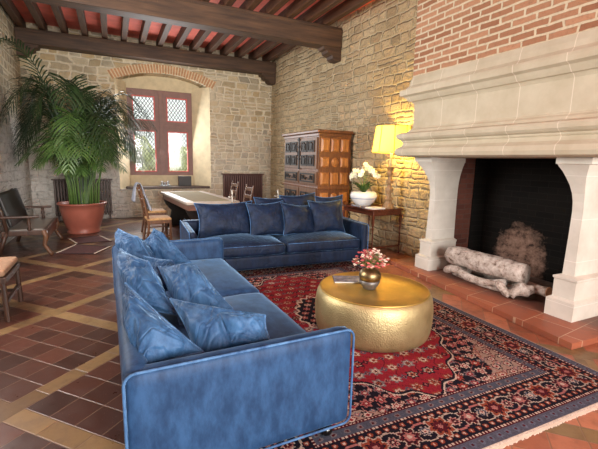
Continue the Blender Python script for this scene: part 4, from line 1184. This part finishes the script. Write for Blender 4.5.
# cloth over the second chair
b = nb(); nu, nv = 26, 30; g = {}
for i in range(nu+1):
    for j in range(nv+1):
        u = i/nu*2-1; s = j/nv*1.05-.42     # s: distance along drape, 0 at the top rail
        y = u*(.20+.05*abs(s)); wv = math.sin(u*9+s*4)*.018*min(1, abs(s)*5)
        if s < 0: x = -.335+s*.14+wv-.012; z = 1.045+s*.86
        else: x = -.27+s*.55*.5+wv+.012; z = 1.045-s*.88
        if abs(s) < .05: x = -.30+s*.9; z = 1.05-abs(s)*.3
        g[i, j] = b.verts.new((x, y, z+.01*math.sin(u*5)))
for i in range(nu):
    for j in range(nv): b.faces.new((g[i, j], g[i+1, j], g[i+1, j+1], g[i, j+1]))
o = link('draped_cloth', b, M['cloth'], None, True, (.74, 8.45, 0)); o.rotation_euler = (0, 0, R(3))
sm = o.modifiers.new('thick', 'SOLIDIFY'); sm.thickness = .008
tag(o, 'pale blue and white cloth hung over the back of a chair by the window', 'cloth')
# things on the sill
b = nb(); bx(b, -.17, .17, -.07, .07, 0, .27, .01); o = link('casing', b, M['darkbox']); o.name = 'radio_box'; o.location = (1.80, 11.12, .80); tag(o, 'small dark box standing on the window sill', 'box')
t = empty('serving_tray', (1.28, 11.08, .80), 0, 'steel tray lying on the window sill left of the dark box', 'tray')
b = nb(); lathe(b, [(0, .0), (.15, 0), (.17, .02), (.175, .022), (.165, .006), (0, .006)], 28, squash=.6); link('tray', b, M['steel'], t, True)
for i, (x, y, h) in enumerate(((-.08, .0, .12), (.0, .03, .09), (.07, -.02, .13))):
    b = nb(); lathe(b, [(0, 0), (.026, 0), (.032, h*.5), (.028, h), (.025, h), (.024, .01), (0, .01)], 16)
    o = link('drinking_cup', b, M['steel'], None, True, (1.28+x, 11.08+y, .807)); tag(o, ('shiny cup at the left of the steel tray on the sill', 'shortest shiny cup, in the middle of the steel tray on the sill', 'tallest shiny cup, at the right of the steel tray on the sill')[i], 'cup', 'cups on the sill tray')
# floor candle stands
for i, (x, y) in enumerate(((1.98, 6.98), (2.90, 6.98))):
    t = empty('candle_stand', (x, y, 0), 0, ('tall thin silvery cross-topped stand in front of the brown radiator', 'tall thin silvery cross-topped stand beside the carved cupboard')[i], 'stand', 'silvery cross stands')
    b = nb(); lathe(b, [(0, 0), (.13, 0), (.13, .012), (.05, .03), (.02, .06), (.016, .5), (.012, .74), (.03, .76), (.012, .79), (.016, .9), (.018, .99), (.006, 1.0), (0, 1.0)], 20); link('stem', b, M['iron'], t, True)
    b = nb(); tube(b, [(-.075, 0, .86), (0, 0, .865), (.075, 0, .86)], [.016, .012, .016], 8); link('cross_arm', b, M['iron'], t, True)

# ------------------------------------------------------------------ left seats
st = empty('settee', (-1.36, 7.70, 0), 0, 'low wooden settee with dark leather back panel against the left wall', 'settee')
b = nb()
mt = Matrix.Translation((-.14, 0, .70)) @ Matrix.Rotation(R(-14), 4, 'Y')
softbox(b, -.03, .03, -.62, .62, -.25, .28, .02, 8, M4=mt); link('backrest', b, M['leather'], st, True)
b = nb(); softbox(b, -.16, .36, -.62, .62, .37, .42, .02, 8); link('seat', b, M['seat_sheen'], st, True)
b = nb(); bx(b, .33, .38, -.66, .66, .33, .42, .01)
bx(b, -.2, .36, -.69, -.65, .33, .41, .01); bx(b, -.2, .36, .65, .69, .33, .41, .01); link('seat_rail', b, M['darkchair'], st)
for s in (-1, 1):
    b = nb(); tube(b, [(.34, s*.67, .40), (.37, s*.67, .30), (.34, s*.67, .17), (.41, s*.67, .04), (.43, s*.67, 0)], [.045, .04, .03, .032, .035], 8); link('leg', b, M['chairwood'], st, True)
    b = nb(); tube(b, [(-.12, s*.67, .40), (-.2, s*.67, .2), (-.26, s*.67, 0)], .03, 8); link('leg', b, M['darkchair'], st, True)
    b = nb(); bx(b, -.30, .30, s*.67-.045, s*.67+.045, .60, .635, .012); link('armrest', b, M['darkchair'], st)
    b = nb(); lathe(b, [(.02, .40), (.03, .43), (.018, .47), (.03, .52), (.018, .56), (.028, .60)], 12, (.16, s*.67)); link('arm_post', b, M['darkchair'], st, True)
    b = nb(); tube(b, [(-.12, s*.67, .38), (-.17, s*.67, .7), (-.28, s*.67, .96)], [.03, .025, .02], 8); link('back_post', b, M['darkchair'], st, True)
b = nb()
pr_ = [(-.62, .33), (.62, .33)]+[(.62-1.24*i/16, .25+.03*math.sin(i*PI/1)*0-.03*(i % 2)) for i in range(17)]
prism(b, pr_, 0, .345, .365); link('scalloped_apron', b, M['chairwood'], st)
ar = empty('armchair', (-1.22, 4.55, 0), R(0), 'dark wooden chair with beige cushion at the left edge, nearest the camera', 'chair')
b = nb(); softbox(b, -.27, .27, -.30, .30, .43, .50, .03, 8, crown=.02); link('cushion', b, M['beige'], ar, True)
b = nb(); bx(b, -.28, .28, -.31, .31, .37, .43, .01); link('seat_rail', b, M['darkchair'], ar)
for sx in (-1, 1):
    for sy in (-1, 1):
        b = nb(); z1 = .40 if sx > 0 else 1.0
        tube(b, [(sx*.26+(0), sy*.285, 0), (sx*.25, sy*.285, .40)]+([] if sx > 0 else [(-.30, sy*.285, 1.0)]), .024, 8); link('leg', b, M['darkchair'], ar)
b = nb(); bx(b, -.30, -.27, -.28, .28, .62, .98, .01); link('backrest', b, M['leather'], ar)
b = nb(); bx(b, .24, .27, -.27, .27, .17, .20); bx(b, -.26, .26, -.295, -.275, .12, .15); bx(b, -.26, .26, .275, .295, .12, .15); link('stretcher', b, M['darkchair'], ar)
# chevron mat in front of the palm
t = empty('floor_mat', (-.45, 7.45, 0), 0, 'dark red chevron-shaped woven mat with pale edges in front of the potted palm', 'mat')
def fm(pts): return [(x+.45, y-7.45) for x, y in pts]
for q in ([(-.83, 8.32), (-.65, 7.76), (-.08, 7.83), (-.29, 8.47)], [(-.66, 7.72), (-.90, 7.08), (-.33, 6.83), (-.09, 7.34)]):
    pts = fm(q); cxm = sum(p[0] for p in pts)/4; cym = sum(p[1] for p in pts)/4
    b = nb(); prism(b, pts, 2, .001, .010); w_ = link('woven_panel', b, M['mat_dark'], t)
    for k in range(4):
        (x0, y0), (x1, y1) = pts[k], pts[(k+1) % 4]
        e = .10; i0 = (x0+(cxm-x0)*e, y0+(cym-y0)*e); i1 = (x1+(cxm-x1)*e, y1+(cym-y1)*e)
        b = nb(); prism(b, [(x0, y0), (x1, y1), i1, i0], 2, .0101, .013); link('edge_strip', b, M['mat_edge'] if k in (0, 2) else M['mat_black'], t)

# ------------------------------------------------------------------ garden outside the window
def lawn():
    m, nt, bs = newmat('lawn'); n = NOISE(nt, POS(nt), 1.5, 5)
    setin(nt, bs, {'Base Color': RAMP(nt, n, [(.3, lin(150, 156, 96)), (.7, lin(196, 190, 130))]), 'Roughness': 1.0}); return m
b = nb(); v = [b.verts.new(p) for p in ((-25, YB+1.5, -1.2), (40, YB+1.5, -1.2), (60, 90, -1.2), (-40, 90, -1.2))]; b.faces.new(v)
w = [b.verts.new(p.co-Vector((0, 0, .3))) for p in v]; b.faces.new(w[::-1])
for i in range(4): b.faces.new((v[i], w[i], w[(i+1) % 4], v[(i+1) % 4]))
tag(link('ground_outside', b, lawn()), kind='structure')
fol = leaf('garden_foliage', lin(120, 138, 62), lin(176, 186, 110))
for i, (x, y, r, zc, lab) in enumerate(((.6, 30, 2.6, 1.0, 'sunlit bushy tree seen through the lower left window panes'), (5.2, 27, 2.2, .6, 'sunlit bushy tree seen through the lower right window panes'), (-4.5, 34, 3, 1.4, 'sunlit tree behind the palm, seen at the left of the window'))):
    t = empty('garden_tree', (x, y, -1.2), 0, lab, 'tree')
    b = nb(); tube(b, [(0, 0, 0), (.1, 0, zc+.6)], [.2, .12], 8); link('trunk', b, M['darkchair'], t, True)
    b = nb(); tt = bmesh.new(); bmesh.ops.create_icosphere(tt, subdivisions=5, radius=r)
    for v in tt.verts:
        v.co *= 1+.25*noise.noise(v.co*.8+Vector((i*7, 0, 0)))+.16*noise.noise(v.co*3); v.co.z = v.co.z*.8+zc+1.2
    merge(b, tt); link('crown', b, fol, t, True)

# ------------------------------------------------------------------ light
wd = bpy.data.worlds.new('sky'); sc.world = wd; wd.use_nodes = True
nt = wd.node_tree; bg = nt.nodes['Background']
bg.inputs[0].default_value = (.88, .95, 1.0, 1); bg.inputs[1].default_value = 1.25
sun = bpy.data.lights.new('sun', 'SUN'); sun.energy = 3; sun.angle = R(2); sun.color = (1, .95, .85)
so = bpy.data.objects.new('sun', sun); C.objects.link(so); so.rotation_euler = (R(38), 0, R(150)); so.location = (0, 0, 8)
def win_light(name, loc, target, sx, sz, e, col=(1, .96, .92), spread=0):
    l = bpy.data.lights.new(name, 'AREA'); l.shape = 'RECTANGLE'; l.size = sx; l.size_y = sz; l.energy = e; l.color = col
    if spread: l.spread = R(spread)
    o = bpy.data.objects.new(name, l); C.objects.link(o); o.location = loc
    d = Vector(target)-Vector(loc); o.rotation_euler = d.to_track_quat('-Z', 'Y').to_euler()
win_light('daylight_front_right', (3.3, YF-.05, 2.05), (3.3, 5, 1.9), 1.35, 2.25, 190)
win_light('daylight_fill_front_left', (.9, YF-.05, 2.05), (-.6, 10, 2.2), 1.35, 2.25, 190, spread=110)  # beam narrowed and aimed, added to brighten the far left corner
win_light('daylight_left', (XL-.05, 4.75, 2.7), (4, 5.4, 2.5), 1.65, 1.95, 210)
win_light('daylight_back_window', (1.25, YW-.07, 2.2), (1.6, 4, .8), 1.5, 2.1, 110, (.95, .97, 1))

sc.view_settings.view_transform = 'Standard'; sc.view_settings.look = 'None'
sc.view_settings.exposure = 0.30; sc.view_settings.gamma = 1; sc.view_settings.use_curve_mapping = False
sc.cycles.max_bounces = 8; sc.cycles.diffuse_bounces = 5; sc.cycles.transparent_max_bounces = 12
sc.cycles.sample_clamp_indirect = 6
sc.cycles.use_denoising = True
